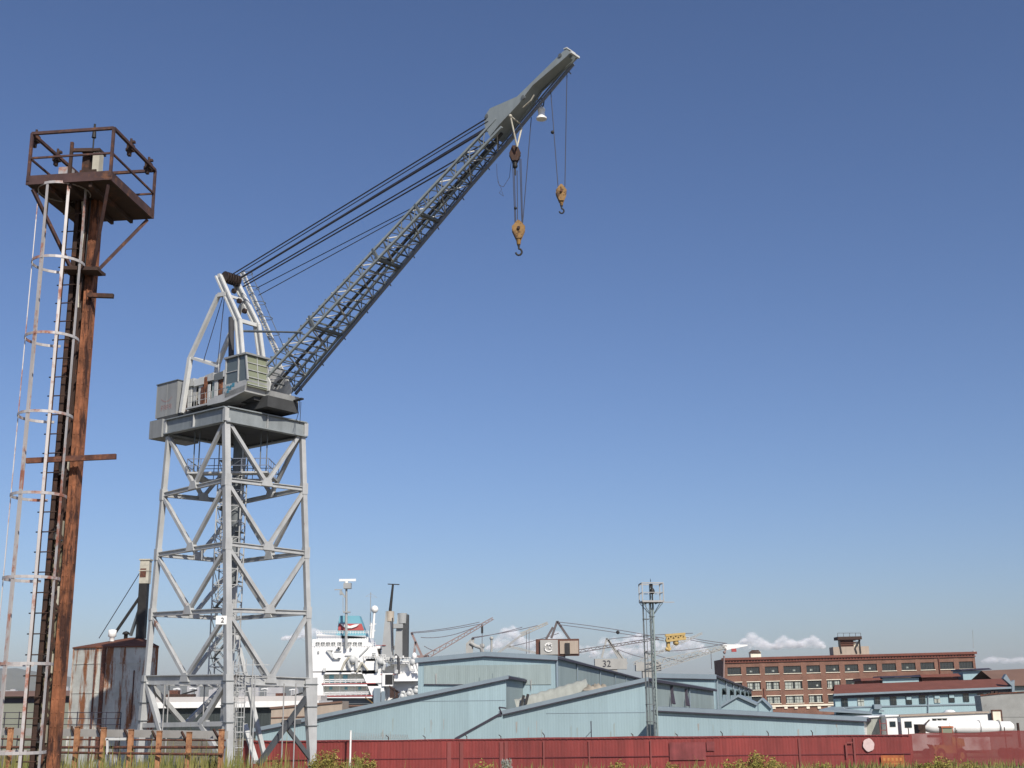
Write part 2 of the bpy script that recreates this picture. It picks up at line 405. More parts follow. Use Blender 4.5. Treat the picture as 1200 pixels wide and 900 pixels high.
def build_hills():
    prof = [(-900, 802), (-500, 792), (-200, 787), (0, 783), (30, 784), (60, 789), (90, 795), (150, 796), (190, 801), (230, 799), (280, 803), (300, 800), (335, 799), (352, 806), (372, 812), (450, 816), (700, 812), (1000, 808), (1300, 806), (1900, 800)]
    b = MB(); vs = []; rows = 7; cols = 260
    for j in range(rows):
        for i in range(cols):
            px = -900 + 2800 * i / (cols - 1)
            for (a, ya), (c, yc) in zip(prof, prof[1:]):
                if a <= px <= c: py = ya + (yc - ya) * (px - a) / (c - a); break
            Y = 7400 + 260 * j
            q = P(px, py, 8180)
            h = max(14, q.z + 5 * sin(px * .11) + 3 * sin(px * .29 + 2))
            env = [0, .45, .8, 1, .8, .4, 0][j]
            vs.append((q.x * Y / 8180, Y, -2 + h * env * (1 + (.12 * sin(i * 1.7 + j * 2.1) if 0 < j < 3 else 0))))
    fs = [(j * cols + i, j * cols + i + 1, (j + 1) * cols + i + 1, (j + 1) * cols + i) for j in range(rows - 1) for i in range(cols - 1)]
    b.add(vs, fs, True)
    m = paint('dry scrub hills', (.10, .095, .06), .95, 0, .3, .004)
    struct(b.build('hills', m, None, (0, 7400, 0)))
build_hills()

# ------------------------------------------------------------------ rusty light masts
def light_mast(base, zdeck, rot, deck, rail_h, near, label, group, mats, ax=.20, ay=.085):
    """lattice column of two channels with a railed lamp deck on top, a caged ladder on the left side"""
    bx, by, bz = base
    root = thing('light_mast', label, 'light mast', base, group)
    c, s = cos(rot), sin(rot)
    def L(x, y, z): return V((bx + c * x - s * y, by + s * x + c * y, z))
    ex = V((c, s, 0)); ey = V((-s, c, 0)); ez = V((0, 0, 1))
    ztop = zdeck + rail_h * .92
    plate, lace, bars_, deckm, railm = mats
    pw = ax * .66
    # right channel broad, left one narrow, open lacing between
    H_ = zdeck - bz; zm = (bz + zdeck) / 2
    b = MB(); b.box(L(ax - pw / 2, -ay, zm), (pw, .016, H_), (ex, ey, ez)); b.box(L(ax, 0, zm), (.016, 2 * ay + .016, H_), (ex, ey, ez)); b.box(L(ax - pw / 2, ay, zm), (pw, .016, H_), (ex, ey, ez))
    if near:
        z = bz + .2
        while z < zdeck - .3:
            for xx in (ax - pw + .03, ax - .03): b.ball(L(xx, -ay - .009, z), .011, 6)
            b.ball(L(ax + .009, 0, z), .012, 6); z += .21
    b.build('channel', plate, root)
    lw = .07 if near else .05
    b = MB(); b.box(L(-ax, 0, zm), (.016, 2 * ay + .016, H_), (ex, ey, ez)); b.box(L(-ax + lw / 2, -ay, zm), (lw, .016, H_), (ex, ey, ez)); b.box(L(-ax + lw / 2, ay, zm), (lw, .016, H_), (ex, ey, ez))
    b.build('channel', 'rust_dark' if near else plate, root)
    st = .27 if near else .6
    for yy in (-ay + .012, ay - .012):
        b = MB(); z = bz + .1; k = 0
        while z < zdeck - st:
            x0, x1 = (-ax + lw, ax - pw) if k % 2 else (ax - pw, -ax + lw)
            b.bar(L(x0, yy, z), L(x1, yy, z + st), .035, .012, ey); z += st; k += 1
        b.build('lacing', lace, root)
    if near:
        zs_p = bz + H_ * .46
        for z0_, z1_, mt_ in ((bz, zs_p, 'olive'), (zs_p + .01, zdeck, 'rust_dark')): MB().box(L(-pw / 2, ay - .035, (z0_ + z1_) / 2), (2 * ax - pw - .04, .012, z1_ - z0_), (ex, ey, ez)).build('back_plate', mt_, root)
        MB().box(L(ax - pw * .52, -ay - .014, zm), (.016, .02, H_), (ex, ey, ez)).build('channel_rib', 'rust_orange', root)
        z = bz + 2
        for q_ in range(5):
            MB().box(L(-.09 + .02 * (q_ % 3), .03, z), (.16, .12, .30), (ex, ey, ez)).build('inner_packing', 'pale_post', root); z += 1.05
    # column top above the deck
    b = MB(); b.box(L(.10, -.02, (zdeck + ztop) / 2 + .04), (.12, .16, ztop - zdeck), (ex, ey, ez)); b.build('column_head', 'pale_post' if near else plate, root)
    b = MB(); b.box(L(-.10, .02, (zdeck + ztop) / 2 + .03), (.13, .18, ztop - zdeck - .06), (ex, ey, ez)); b.box(L(0, 0, ztop + .07), (.34, .26, .05), (ex, ey, ez)); b.box(L(-.02, -.1, zdeck + .5), (.3, .05, .06), (ex, ey, ez))
    b.build('column_head', 'rust_dark' if near else plate, root)
    b = MB(); b.tube(L(-.02, 0, ztop + .1), L(-.02, 0, ztop + .36), .014); b.tube(L(-.02, 0, ztop + .36), L(-.02, 0, ztop + .52), .04, 8, .03); b.tube(L(-.02, 0, ztop + .52), L(-.02, 0, ztop + .62), .02, 8)
    b.build('finial', 'black', root)
    # deck
    dx, dy = deck[0] / 2, deck[1] / 2; ox, oy = deck[2], deck[3]
    b = MB(); b.box(L(ox, oy, zdeck), (2 * dx, 2 * dy, .05), (ex, ey, ez))
    for q in (-.5, 0, .5): b.box(L(ox + q * dx, oy, zdeck - .07), (.05, 2 * dy - .08, .09), (ex, ey, ez))
    b.build('deck', deckm, root)
    b = MB()
    for sx, sy, w_, h_ in ((0, -1, 2 * dx, .02), (0, 1, 2 * dx, .02)): b.box(L(ox, oy + sy * dy, zdeck + .05), (w_ + .06, .025, .16), (ex, ey, ez))
    for sx in (-1, 1): b.box(L(ox + sx * dx, oy, zdeck + .05), (.025, 2 * dy - .03, .16), (ex, ey, ez))
    b.build('kick_plate', railm, root)
    cn = [(ox - dx, oy - dy), (ox + dx, oy - dy), (ox + dx, oy + dy), (ox - dx, oy + dy)]
    r = .022 if near else .045
    for x, y in cn:
        MB().bar(L(x, y, zdeck + .03), L(x, y, zdeck + rail_h), r * 2, r * 2, ex).build('rail_post', railm, root)
    for hh in (1., .5):
        b = MB()
        for i in range(4):
            p, q = cn[i], cn[(i + 1) % 4]
            b.bar(L(*p, zdeck + rail_h * hh), L(*q, zdeck + rail_h * hh), r * (2.2 if hh == 1 else 1.4), r * (2.2 if hh == 1 else 1.4))
        b.build('guard_rail', railm, root)
    # braces under the deck
    for x, y in cn:
        MB().bar(L(x * .92 + ox * .08, y * .92, zdeck - .08), L(ax if x > 0 else -ax, ay if y > 0 else -ay, zdeck - (1.25 if near else 1.1)), .05, .05).build('brace', railm if near else plate, root)
    b = MB(); b.box(L(0, 0, zdeck - 1.3), (2 * ax + .2, 2 * ay + .2, .04), (ex, ey, ez)); b.build('collar', deckm, root)
    # ladder and cage
    cc = (-.22, -.48) if near else (-.52, -.25); rr = .42
    b = MB()
    for xx in (-.27, .06): b.bar(L(xx, -ay - .12, bz), L(xx, -ay - .12, zdeck + .1), .015, .03, ex)
    z = bz + .3
    while z < zdeck: b.tube(L(-.36, -ay - .12, z), L(.06, -ay - .12, z), .011, 6); z += .32
    b.build('ladder', 'rust_dark' if near else plate, root)
    zz = zdeck - .02; hoops = []
    while zz > bz + (.6 if near else 1.9): hoops.append(zz); zz -= deck[4]
    for zh in hoops:
        b = MB(); n_ = 22
        a0, a1 = (math.radians(98), math.radians(400)) if near else (math.radians(60), math.radians(360))
        for i in range(n_):
            p = a0 + (a1 - a0) * i / n_; q = a0 + (a1 - a0) * (i + 1) / n_
            b.bar(L(cc[0] + rr * cos(p), cc[1] + rr * sin(p), zh), L(cc[0] + rr * cos(q), cc[1] + rr * sin(q), zh), .012 if near else .05, .045 if near else .06, ez)
        b.build('cage_hoop', bars_, root)
    for ang in ((158, 206, 256, 306, 352) if near else (130, 190, 250, 300, 345)):
        p = math.radians(ang); q = rr - .012
        MB().bar(L(cc[0] + q * cos(p), cc[1] + q * sin(p), (bz + .3 if near else hoops[-1] - .25)), L(cc[0] + q * cos(p), cc[1] + q * sin(p), zdeck), .045 if near else .055, .014 if near else .05, V(L(cos(p), sin(p), 0) - L(0, 0, 0))).build('cage_bar', bars_, root)
    return root, L, ex, ey, ez

mp0 = P(105, 240, 19.9)
MZ = P(130, 210, 19.0).z
mast, L, ex, ey, ez = light_mast((mp0.x, 19.9, ground_z(-7, 19.9)), MZ, math.radians(-7), (1.44, 1.72, .04, .0, 1.30), .90, True,
                   'tall rusty light mast with caged ladder and empty railed deck, nearest to the viewer', None,
                   ('rust_orange', 'rust_dark', 'galv', 'rust_dark', 'rail_rust'))
# clamps, junction box and outrigger arms
for fx, fy in ((-.72, -.66), (-.72, .1), (.72, -.1), (.72, .66)):
    b = MB(); q = L(fx, fy, MZ + .9); b.box(q, (.10, .12, .12), (ex, ey, ez)); b.tube(q + V((0, 0, .05)), q + V((0, 0, .17)), .022, 8); b.box(q + V((.02, .03, .12)), (.08, .06, .04), (ex, ey, ez)); b.box(q + V((-.05, .06, -.02)), (.08, .10, .05), (ex, ey, ez))
    b.box(q - V((.02, 0, .10)), (.05, .08, .1), (ex, ey, ez)); b.build('lamp_clamp', 'rust_dark', mast)
b = MB(); q = L(-.42, -.1, MZ + .5); b.box(q, (.20, .18, .16), (ex, ey, ez)); b.tube(q - V((0, 0, .08)), q - V((0, 0, .3)), .07, 8, .10); b.build('junction_box', 'galv', mast)
b = MB(); b.bar(L(-.28, -.25, MZ + .05), L(-.28, -.25, MZ + 1.0), .05, .05); b.bar(L(-.28, -.25, MZ + .85), L(.05, -.15, MZ + .88), .05, .06); b.build('bracket', 'rust_dark', mast)
q0 = P(103, 346, 19.7); q1 = P(133, 347, 19.7); MB().bar(q0, q1, .07, .07).build('outrigger', 'rust_dark', mast)
q0 = P(31, 540, 19.6); q1 = P(136, 535, 19.6); MB().bar(q0, q1, .06, .085).build('outrigger', 'rusty', mast)
q0 = P(78, 317, 19.65); q1 = P(118, 318, 19.65); MB().bar(q0, q1, .30, .06).build('outrigger', 'rust_dark', mast)
b = MB()
b.path([L(.10, -.17, MZ), L(.09, -.17, MZ - 1.2), L(-.02, -.17, MZ - 2.6), L(.0, -.17, MZ - 6)], .012)
b.build('cable', 'black', mast)
b = MB(); b.path([L(-.02, -.2, MZ - .1), L(.04, -.19, MZ - .6), L(.0, -.2, MZ - 1.4), L(.05, -.19, MZ - 2)], .028); b.build('cable', 'pale_post', mast)

tp = P(763.5, 706, 118.5)
mast2, L2, ex2, ey2, ez2 = light_mast((tp.x, 118.5, 0), tp.z, math.radians(4), (2.0, 1.8, 0, 0, 1.55), 1.75, False,
                      'slim grey green light mast with railed deck standing behind the red fence', None,
                      ('shed2', 'shed2', 'crane_dark', 'crane_dark', 'post'), .17, .14)
b = MB(); b.bar(L2(.9, -.9, tp.z - .05), L2(2.0, -.9, tp.z - .05), .09, .07); b.build('outrigger', 'post', mast2)
b = MB(); q = L2(0, -.6, tp.z + .75); b.lathe(q, [(.12, 0), (.26, .12), (.2, .4), (.1, .55)], 10); b.box(q + V((0, 0, -.35)), (.1, .1, .7)); b.box(q + V((-.1, 0, .75)), (.3, .3, .35)); b.build('floodlight', 'black', mast2)

# ------------------------------------------------------------------ the portal crane
cr0 = V((-21.8, 98.0, 0))
crane = thing('portal_crane', 'tall grey portal crane on a braced four legged tower with raised lattice boom', 'crane', cr0)
legs = {'F': (P(265, 490, 93.2), P(268, 893, 92.0)), 'L': (P(198, 512, 98.6), P(163, 888, 99.0)), 'R': (P(354, 505, 98.0), P(366, 897, 98.6))}
legs['B'] = (legs['L'][0] + legs['R'][0] - legs['F'][0], legs['L'][1] + legs['R'][1] - legs['F'][1])
def proj_y(p):
    v = p - EYE; return 450 - F * v.dot(_u) / v.dot(_fw)
def leg_at(k, py):
    a, b = legs[k]; lo, hi = -.2, 1.2
    for _ in range(40):
        m_ = (lo + hi) / 2
        if proj_y(lerp(a, b, m_)) < py: lo = m_
        else: hi = m_
    return lerp(a, b, lo)
rings = []
for yl, yf, yr in ((580, 562, 573), (650, 637, 648), (720, 715, 718), (797, 796, 800), (850, 848, 850)):
    d = {'L': leg_at('L', yl), 'F': leg_at('F', yf), 'R': leg_at('R', yr)}
    zb = (d['L'].z + d['R'].z) / 2; a, b = legs['B']; t = (zb - a.z) / (b.z - a.z); d['B'] = lerp(a, b, t)
    rings.append(d)
tops = {k: v[0] for k, v in legs.items()}
levels = [tops] + rings
faces = [('L', 'F'), ('F', 'R'), ('R', 'B'), ('B', 'L')]
Cc = (tops['L'] + tops['R']) / 2
for k in 'LFRB':
    a, b = legs[k]; r4 = rings[3][k]
    out = (V((a.x, a.y, 0)) - V((Cc.x, Cc.y, 0))).normalized()
    upv = V((-out.y, out.x, 0)) if k in 'FB' else V((-out.y, out.x, 0))
    mb = MB()
    # welded box leg with narrow corner flanges
    wv = .47 if k == 'F' else .38
    mb.bar(a, r4, wv, wv, V((.67, -.74, 0)))
    for dv in (V((.67, -.74, 0)), V((-.74, -.67, 0))):
        pass
    o = mb.build('tower_leg', 'crane', crane)
    g = MB()
    for lv in levels[1:4]:
        q = lv[k]; g.bar(q - V((0, 0, .45)), q + V((0, 0, .45)), wv + .10, wv + .10, V((.67, -.74, 0)))
    g.pieces('gusset', 'crane', o)
    low = MB()
    inn = -out
    base = b - V((0, 0, .3))
    lw_ = {'F': .62, 'L': .58, 'R': 1.1, 'B': .9}[k]; low.bar(r4 + V((0, 0, .35)), base, lw_, .45, V((.67, -.74, 0)), min(lw_, .5), .42)
    lo_ = low.build('portal_leg', 'crane', crane)
    fl = MB()
    for t in (.02, .28, .5):
        q = lerp(r4, base, t); ww = lw_ - .45 * t * (lw_ > .7) + .12
        fl.box(q, (ww, .60, .06), (V((.74, .67, 0)), V((.67, -.74, 0)), V((0, 0, 1))))
    fl.pieces('stiffener', 'crane_dark', lo_)
    bo = MB(); bz = base.z
    bo.hexa([V((base.x + sx * 1.1, base.y + sy * .45, z)) for z, f in ((.42, 1),) for sx, sy in ((-1, -1), (1, -1), (1, 1), (-1, 1))] + [V((base.x + sx * .45, base.y + sy * .4, max(bz, .8))) for sx, sy in ((-1, -1), (1, -1), (1, 1), (-1, 1))])
    bo_ = bo.build('bogie', 'crane_dark', crane)
    for sx in (-.7, .7):
        MB().tube(V((base.x + sx, base.y - .2, .40)), V((base.x + sx, base.y + .2, .40)), .38, 14).build('wheel', 'rust_dark', bo_)
for i, d in enumerate(rings[:3]):
    for p, q in faces:
        MB().ibeam(d[p], d[q], .28, .34, None, .06).build('ring_beam', 'crane', crane)
for p, q in faces:
    MB().ibeam(rings[3][p], rings[3][q], .42, .72, None, .07).build('portal_beam', 'crane', crane)
    if (p, q) == ('B', 'L') or (p, q) == ('L', 'F'):
        MB().bar(rings[4][p], rings[4][q], .25, .34).build('lower_tie', 'crane', crane)
for i in range(4):
    up_, lo_ = levels[i], levels[i + 1]
    for p, q in faces:
        mid = (lo_[p] + lo_[q]) / 2
        nrm = (lo_[q] - lo_[p]).cross(V((0, 0, 1))).normalized()
        for k in (p, q):
            a = lerp(up_[k], lo_[k], .03 if i else .0)
            MB().bar(a, mid + V((0, 0, .12)), .27, .27, nrm).build('tower_brace', 'crane', crane)
        g = MB(); dd = (lo_[q] - lo_[p]).normalized()
        g.prism([mid - dd * .55 - V((0, 0, .15)) - nrm * .2, mid + dd * .55 - V((0, 0, .15)) - nrm * .2, mid + dd * .3 + V((0, 0, .5)) - nrm * .2, mid - dd * .3 + V((0, 0, .5)) - nrm * .2], nrm * .4)
        g.build('gusset', 'crane', crane)
# portal bracing below the lowest ring
r4, r5 = rings[3], rings[4]
bot = {k: v[1] for k, v in legs.items()}
A_ = lerp(r5['L'], r5['F'], .24); B_ = lerp(r5['L'], r5['F'], .70)
MB().bar(r4['L'], A_ - V((0, 0, .5)), .40, .34).build('tower_brace', 'crane', crane)
MB().bar(r4['F'], B_, .34, .34).build('tower_brace', 'crane', crane)
MB().bar(B_, lerp(r5['F'], bot['F'], .8) + V((-.9, .8, 0)), .34, .34).build('tower_brace', 'crane', crane)
MB().bar(A_, lerp(r5['L'], bot['L'], .9) + V((.9, -.6, 0)), .26, .26).build('tower_brace', 'crane', crane)
g = MB(); g.prism([B_ + V((-.7, .5, -.2)), B_ + V((.5, -.4, -.5)), B_ + V((.45, -.35, .25)), B_ + V((-.1, .1, .5))], V((.2, .22, 0))); g.build('gusset', 'crane', crane)
Am = (r5['B'] + r5['L']) / 2
for k in 'BL': MB().bar(r4[k], Am, .34, .34).build('tower_brace', 'crane', crane)
# knee bracing on the right pair of legs
kr = lerp(r4['R'], bot['R'], .12)
x0 = P(303, 896, 95.0)
MB().bar(kr, x0, .34, .34).build('tower_brace', 'brace_shade', crane)  # dark colour carries the shade on this brace
MB().bar(P(331, 846, 97.2), lerp(r4['R'], bot['R'], .95), .3, .3).build('tower_brace', 'brace_shade', crane)
MB().bar(P(331, 846, 97.2), P(352, 846, 98.1), .26, .3).build('tower_brace', 'brace_shade', crane)
MB().bar(P(287, 850, 99), P(300, 893, 95.2), .36, .3).build('tower_brace', 'crane_white', crane)
MB().bar(rings[2]['B'], P(300, 893, 95.2) + V((0, 3.5, 0)), .3, .3).build('tower_brace', 'crane', crane)
# number board on the front leg
sg = P(267.5, 727, 92.15) - V((.45, .52, 0)) * .9
rv = V((1, .05, 0)).normalized()
sgn = MB().box(sg, (.78, .05, .62), (rv, V((-rv.y, rv.x, 0)), V((0, 0, 1)))).build('number_sign', 'sign_white', crane)
text_mesh('2', sg + V((.1, -.05, -.02)), rv, V((0, 0, 1)), .5, 'ink', sgn)

# central stair tower inside the legs
stc = V((Cc.x - .1, Cc.y + .2, 0)); zt = tops['F'].z - 1.2; zb = rings[3]['F'].z - .2
b = MB()
hw_ = .95
for sx in (-1, 1):
    for sy in (-1, 1): b.bar(stc + V((sx * hw_, sy * hw_, zb)), stc + V((sx * hw_, sy * hw_, zt)), .09, .09)
z = zb; k = 0
while z < zt - 1.2:
    for sx, sy, ex_, ey_ in ((-1, -1, 1, -1), (1, -1, 1, 1), (1, 1, -1, 1), (-1, 1, -1, -1)):
        b.bar(stc + V((sx * hw_, sy * hw_, z)), stc + V((ex_ * hw_, ey_ * hw_, z)), .06, .06)
        b.bar(stc + V((sx * hw_, sy * hw_, z)), stc + V((ex_ * hw_, ey_ * hw_, z + 1.25)), .05, .05)
    z += 1.25; k += 1
stair = b.build('stair_tower', 'crane', crane)
b = MB(); z = zb; k = 0
while z < zt - 2.4:
    s_ = 1 if k % 2 else -1
    a = stc + V((-s_ * .75, -.3 * s_, z)); c_ = stc + V((s_ * .75, -.3 * s_, z + 1.9))
    b.bar(a, c_, .55, .09); b.bar(a + V((0, -.3, .9)), c_ + V((0, -.3, .9)), .04, .04); b.bar(a + V((0, .3, .9)), c_ + V((0, .3, .9)), .04, .04)
    b.box(c_ + V((s_ * .1, 0, .03)), (.5, 1.3, .05))
    z += 1.95; k += 1
b.build('stair_flight', 'crane_dark', stair)
b = MB(); b.tube(V((Cc.x + .3, Cc.y + .1, rings[1]['F'].z - 2.5)), V((Cc.x + .3, Cc.y + .1, tops['F'].z)), .42, 12); b.build('cable_drum_tube', 'crane_dark', crane)
# ladder with cage and pipes at the lower front leg
lf = P(283, 800, 93.0); lfz = lf.z
b = MB()
for dx_ in (-.28, .28): b.bar(V((lf.x + dx_, 93.0, .6)), V((lf.x + dx_, 93.0, lfz + 1.7)), .06, .06)
z = .8
while z < lfz: b.tube(V((lf.x - .28, 93, z)), V((lf.x + .28, 93, z)), .02, 6); z += .33
z = 3.0
while z < lfz + 1.2: b.ring(V((lf.x, 92.65, z)), .42, .03, .07, 14, math.radians(150), math.radians(390)); z += 1.05
for a_ in (190, 235, 270, 305, 350): b.bar(V((lf.x + .4 * cos(math.radians(a_)), 92.65 + .4 * sin(math.radians(a_)), 2.9)), V((lf.x + .4 * cos(math.radians(a_)), 92.65 + .4 * sin(math.radians(a_)), lfz + 1.5)), .03, .03)
b.build('access_ladder', 'crane', crane)
b = MB()
for dx_, zz in ((.75, 9.2), (.95, 8.1), (-.5, 7.5)): b.tube(V((lf.x + dx_, 93.2, 1)), V((lf.x + dx_, 93.2, zz)), .045, 6)
for zz in (6.9, 7.9, 8.8): b.bar(V((lf.x - .4, 92.9, zz)), V((lf.x + 1.9, 93.6, zz)), .05, .05)
b.pieces('pipework', 'crane', crane)
# small service frames on the left tie
b = MB()
for px in (190, 195, 237, 331, 345): 
    q = P(px, 860, 97 if px < 200 else 95); b.tube(V((q.x, q.y, 1.0)), V((q.x, q.y, rings[3]['F'].z - .3)), .05, 6)
b.pieces('pipework', 'post', crane)

cz = rings[0]['F'].z + 1.15
b = MB()
for sx, sy, w_, d_ in ((0, -1.7, 6.4, .9), (0, 1.7, 6.4, .9), (-2.75, 0, .9, 2.5), (2.75, 0, .9, 2.5)): b.box(V((Cc.x + sx, Cc.y + sy, cz)), (w_, d_, .14))
cwk = b.build('inner_catwalk', 'crane', crane)
b = MB()
for sx, sy in [(-3.2 + i * 1.07, y) for i in range(7) for y in (-2.15, 2.15)] + [(x, y) for x in (-3.2, 3.2) for y in (-1, 0, 1)]: b.bar(V((Cc.x + sx, Cc.y + sy, cz)), V((Cc.x + sx, Cc.y + sy, cz + 1.1)), .05, .05)
for zz in (.55, 1.1):
    for y in (-2.15, 2.15): b.bar(V((Cc.x - 3.2, Cc.y + y, cz + zz)), V((Cc.x + 3.2, Cc.y + y, cz + zz)), .05, .05)
    for x in (-3.2, 3.2): b.bar(V((Cc.x + x, Cc.y - 2.15, cz + zz)), V((Cc.x + x, Cc.y + 2.15, cz + zz)), .05, .05)
b.build('handrail', 'pipe_blue', cwk)
b = MB()
for sx in (-2.9, -2.5, 2.4, 2.9): b.bar(V((Cc.x + sx, Cc.y - 1.4, cz)), V((Cc.x + sx, Cc.y - 1.4, tops['F'].z)), .08, .08)
b.pieces('hanger', 'crane_dark', cwk)
# top platform: plate girders round the tower head
zG = 0
def up(p, h): return V((p.x, p.y, p.z + h))
gh = 1.35
ctr = Cc
corner = {}
for k in 'LFRB':
    o_ = (V((tops[k].x, tops[k].y, 0)) - V((ctr.x, ctr.y, 0))).normalized() * .25
    corner[k] = tops[k] + o_
zt_ = {'F': P(265, 477, 93.2).z, 'L': P(199, 492, 98.6).z, 'R': P(356, 495, 98.0).z}
zt_['B'] = (zt_['L'] + zt_['R']) / 2
for k in corner: corner[k].z = zt_[k] - .62
for p, q in faces:
    g = MB(); g.ibeam(corner[p], corner[q], .5, 1.24, None, .09).build('platform_girder', 'crane_girder', crane)
    st = MB(); nrm = (corner[q] - corner[p]).cross(V((0, 0, 1))).normalized()
    for t in (.0, .5, 1):
        c_ = lerp(corner[p], corner[q], t); st.box(c_, (.06 if 0 < t < 1 else .36, .44 if 0 < t < 1 else .36, 1.04), ((corner[q] - corner[p]).normalized(), nrm, V((0, 0, 1))))
    st.pieces('stiffener', 'crane', crane)
b = MB(); b.hexa([corner[k] + V((0, 0, -.45)) for k in 'FRBL'] + [corner[k] + V((0, 0, .3)) for k in 'FRBL'])
b.build('platform_deck', 'shade_dark', crane)  # near black colour stands in for the shade under the deck
# overhanging ballast box at the back left
v1 = (corner['L'] - corner['F']).normalized(); v2 = (corner['B'] - corner['L']).normalized()
c_ = corner['L'] + v1 * 1.15 + v2 * 1.4 + V((0, 0, -.05)); 
MB().box(c_, (1.9, 3.4, 1.5), (v1, v2, V((0, 0, 1)))).build('ballast_box', 'crane_house', crane)

# rotating upper works : local frame  (dv = towards the boom, sv = towards the viewer)
AZ = math.radians(38)
dv = V((cos(AZ), -sin(AZ), 0)); sv = V((-sin(AZ), -cos(AZ), 0)); zv = V((0, 0, 1))
H0 = V((Cc.x, Cc.y, 0))
zP = (corner['F'].z + .62)
def U(a, s, z): return H0 + dv * a + sv * s + V((0, 0, zP + z))
AX = (dv, -sv, zv)
MB().lathe(U(0, 0, -.1), [(2.7, 0), (2.7, .35), (2.45, .4), (2.45, .85)], 28).build('slewing_ring', 'black', crane)
b = MB(); b.box(U(-1.9, 0, 1.0), (12.4, 3.6, .35), AX); b.box(U(3.4, -.4, .7), (3.6, 3.2, .9), AX); b.build('turntable_frame', 'shade_dark', crane)  # painted dark as the shade beneath the upper works
# front apron under the boom feet
b = MB(); b.prism([U(2.2, -2.0, 0.5), U(4.9, -2.0, .6), U(5.3, -2.0, 1.55), U(2.2, -2.0, 1.4)], sv * 3.0); b.build('front_apron', 'crane', crane)
# machinery house
hw = 1.75
house = MB()
house.box(U(-7.0, 0, 2.62), (2.8, 2 * hw, 2.9), AX); house.box(U(-4.6, -.75, 2.55), (2.0, 2 * hw - 1.5, 2.75), AX)
hs = house.build('machinery_house', 'crane_house', crane)
MB().box(U(-7.0, 0, 4.11), (2.95, 2 * hw + .16, .07), AX).build('house_roof', 'crane_dark', hs)
b = MB()
for a_ in (-8.38, -7.0, -5.63): b.box(U(a_, hw + .015, 2.6), (.05, .025, 2.86), AX)
b.pieces('house_seam', 'crane_house', hs)
# worn emblem and letters on the house side
ec = lambda a_, z_: U(a_, hw + .012, z_)
em = MB(); sg_pts = [(-7.75 + 1.5 * i / 9, 2.45 + .3 * (2 * i / 9 - 1) ** 2) for i in range(10)]
em.add([ec(a_, z_ + .05) for a_, z_ in sg_pts] + [ec(a_, z_ - .05) for a_, z_ in sg_pts], [(i, i + 1, 11 + i, 10 + i) for i in range(9)]); em.build('emblem', 'faded_red', hs)
em = MB()
for i in range(4):
    a0 = -7.65 + i * .36
    em.bar(ec(a0, 1.75), ec(a0, 2.15), .016, .08, dv); em.bar(ec(a0, 2.15), ec(a0 + .22, 2.12), .016, .08, zv); em.bar(ec(a0, 1.95), ec(a0 + .2, 1.94), .016, .07, zv)
    if i % 2: em.bar(ec(a0 + .22, 1.76), ec(a0 + .22, 2.12), .016, .08, dv)
em.build('lettering', 'faded_red', hs)
# open machinery bay: roof sections, doors and panels
bay = MB(); bay.box(U(-1.8, -.5, 2.3), (7.4, 2.6, 2.2), AX); bay_ = bay.build('machinery_bay', 'crane_dark', crane)
RB = random.Random(4)
pm = [('pale_post', -5.35, .4, 0, 2.7), ('rusty', -4.95, .32, 0, 2.7), ('crane_white', -4.5, .5, .1, 2.65), ('crane', -4.0, .45, .9, 2.5), ('pale_post', -3.55, .4, 0, 1.6), ('crane_white', -3.1, .5, .5, 2.75), ('rusty', -2.7, .25, .1, 1.8), ('rust_orange', -2.3, .4, .2, 2.6),
      ('crane_white', -1.85, .3, 0, 1.9), ('shed2', -1.5, .35, .6, 2.5), ('crane_white', -1.05, .4, .1, 2.3), ('rust_orange', -.6, .4, .1, 2.5), ('crane', -.2, .3, .8, 2.7), ('crane_white', .15, .25, 0, 1.7), ('rusty', .5, .4, .3, 2.5), ('crane_white', .9, .25, .1, 2.1), ('rust_orange', 1.35, .5, 1.3, 2.6), ('rust_orange', 1.95, .3, .2, 2.6)]
for mname, a_, w_, z0, z1 in pm:
    MB().box(U(a_, 1.25 + RB.uniform(-.12, .25), 1.25 + (z0 + z1) / 2), (w_, .07, z1 - z0), AX).build('side_panel', mname, bay_)
for a_, w_, z_, mn in ((-4.7, 1.5, 3.85, 'crane'), (-3.2, 1.3, 3.75, 'crane_white'), (-1.9, 1.1, 3.9, 'crane'), (-.7, 1.1, 3.8, 'crane_dark'), (.35, .95, 3.95, 'crane_white'), (1.5, 1.3, 4.05, 'rust_orange')):
    b = MB(); b.prism([U(a_ - w_ / 2, 1.45, z_ - .45), U(a_ + w_ / 2, 1.45, z_ - .45), U(a_ + w_ / 2, 1.45, z_ + .2), U(a_ - w_ / 2, 1.45, z_ + .1)], -sv * 2.2)
    b.build('roof_hatch', mn, bay_)
for a_ in (-4.0, -2.2, -.3, 1.1): MB().tube(U(a_, -.2, 3.6), U(a_, -.2, 4.4), .13, 8).build('exhaust_pipe', 'rust_dark', bay_)
for a_ in (-3.4, -2.0, .4): MB().box(U(a_, 1.0, 1.9), (.3, .5, .8), AX).build('winch_gear', 'rust_dark', bay_)
# catwalk with handrail along the near side
cw = MB(); cw.box(U(-.9, 1.85, 1.20), (5.4, .9, .14), AX); cw_ = cw.build('catwalk', 'crane', crane)
b = MB()
for i in range(8): b.bar(U(-3.4 + i * .72, 2.2, 1.3), U(-3.4 + i * .72, 2.2, 2.2), .035, .035)
for z_ in (1.7, 2.2): b.bar(U(-3.45, 2.2, z_), U(1.7, 2.2, z_), .035, .035)
b.build('handrail', 'crane', cw_)
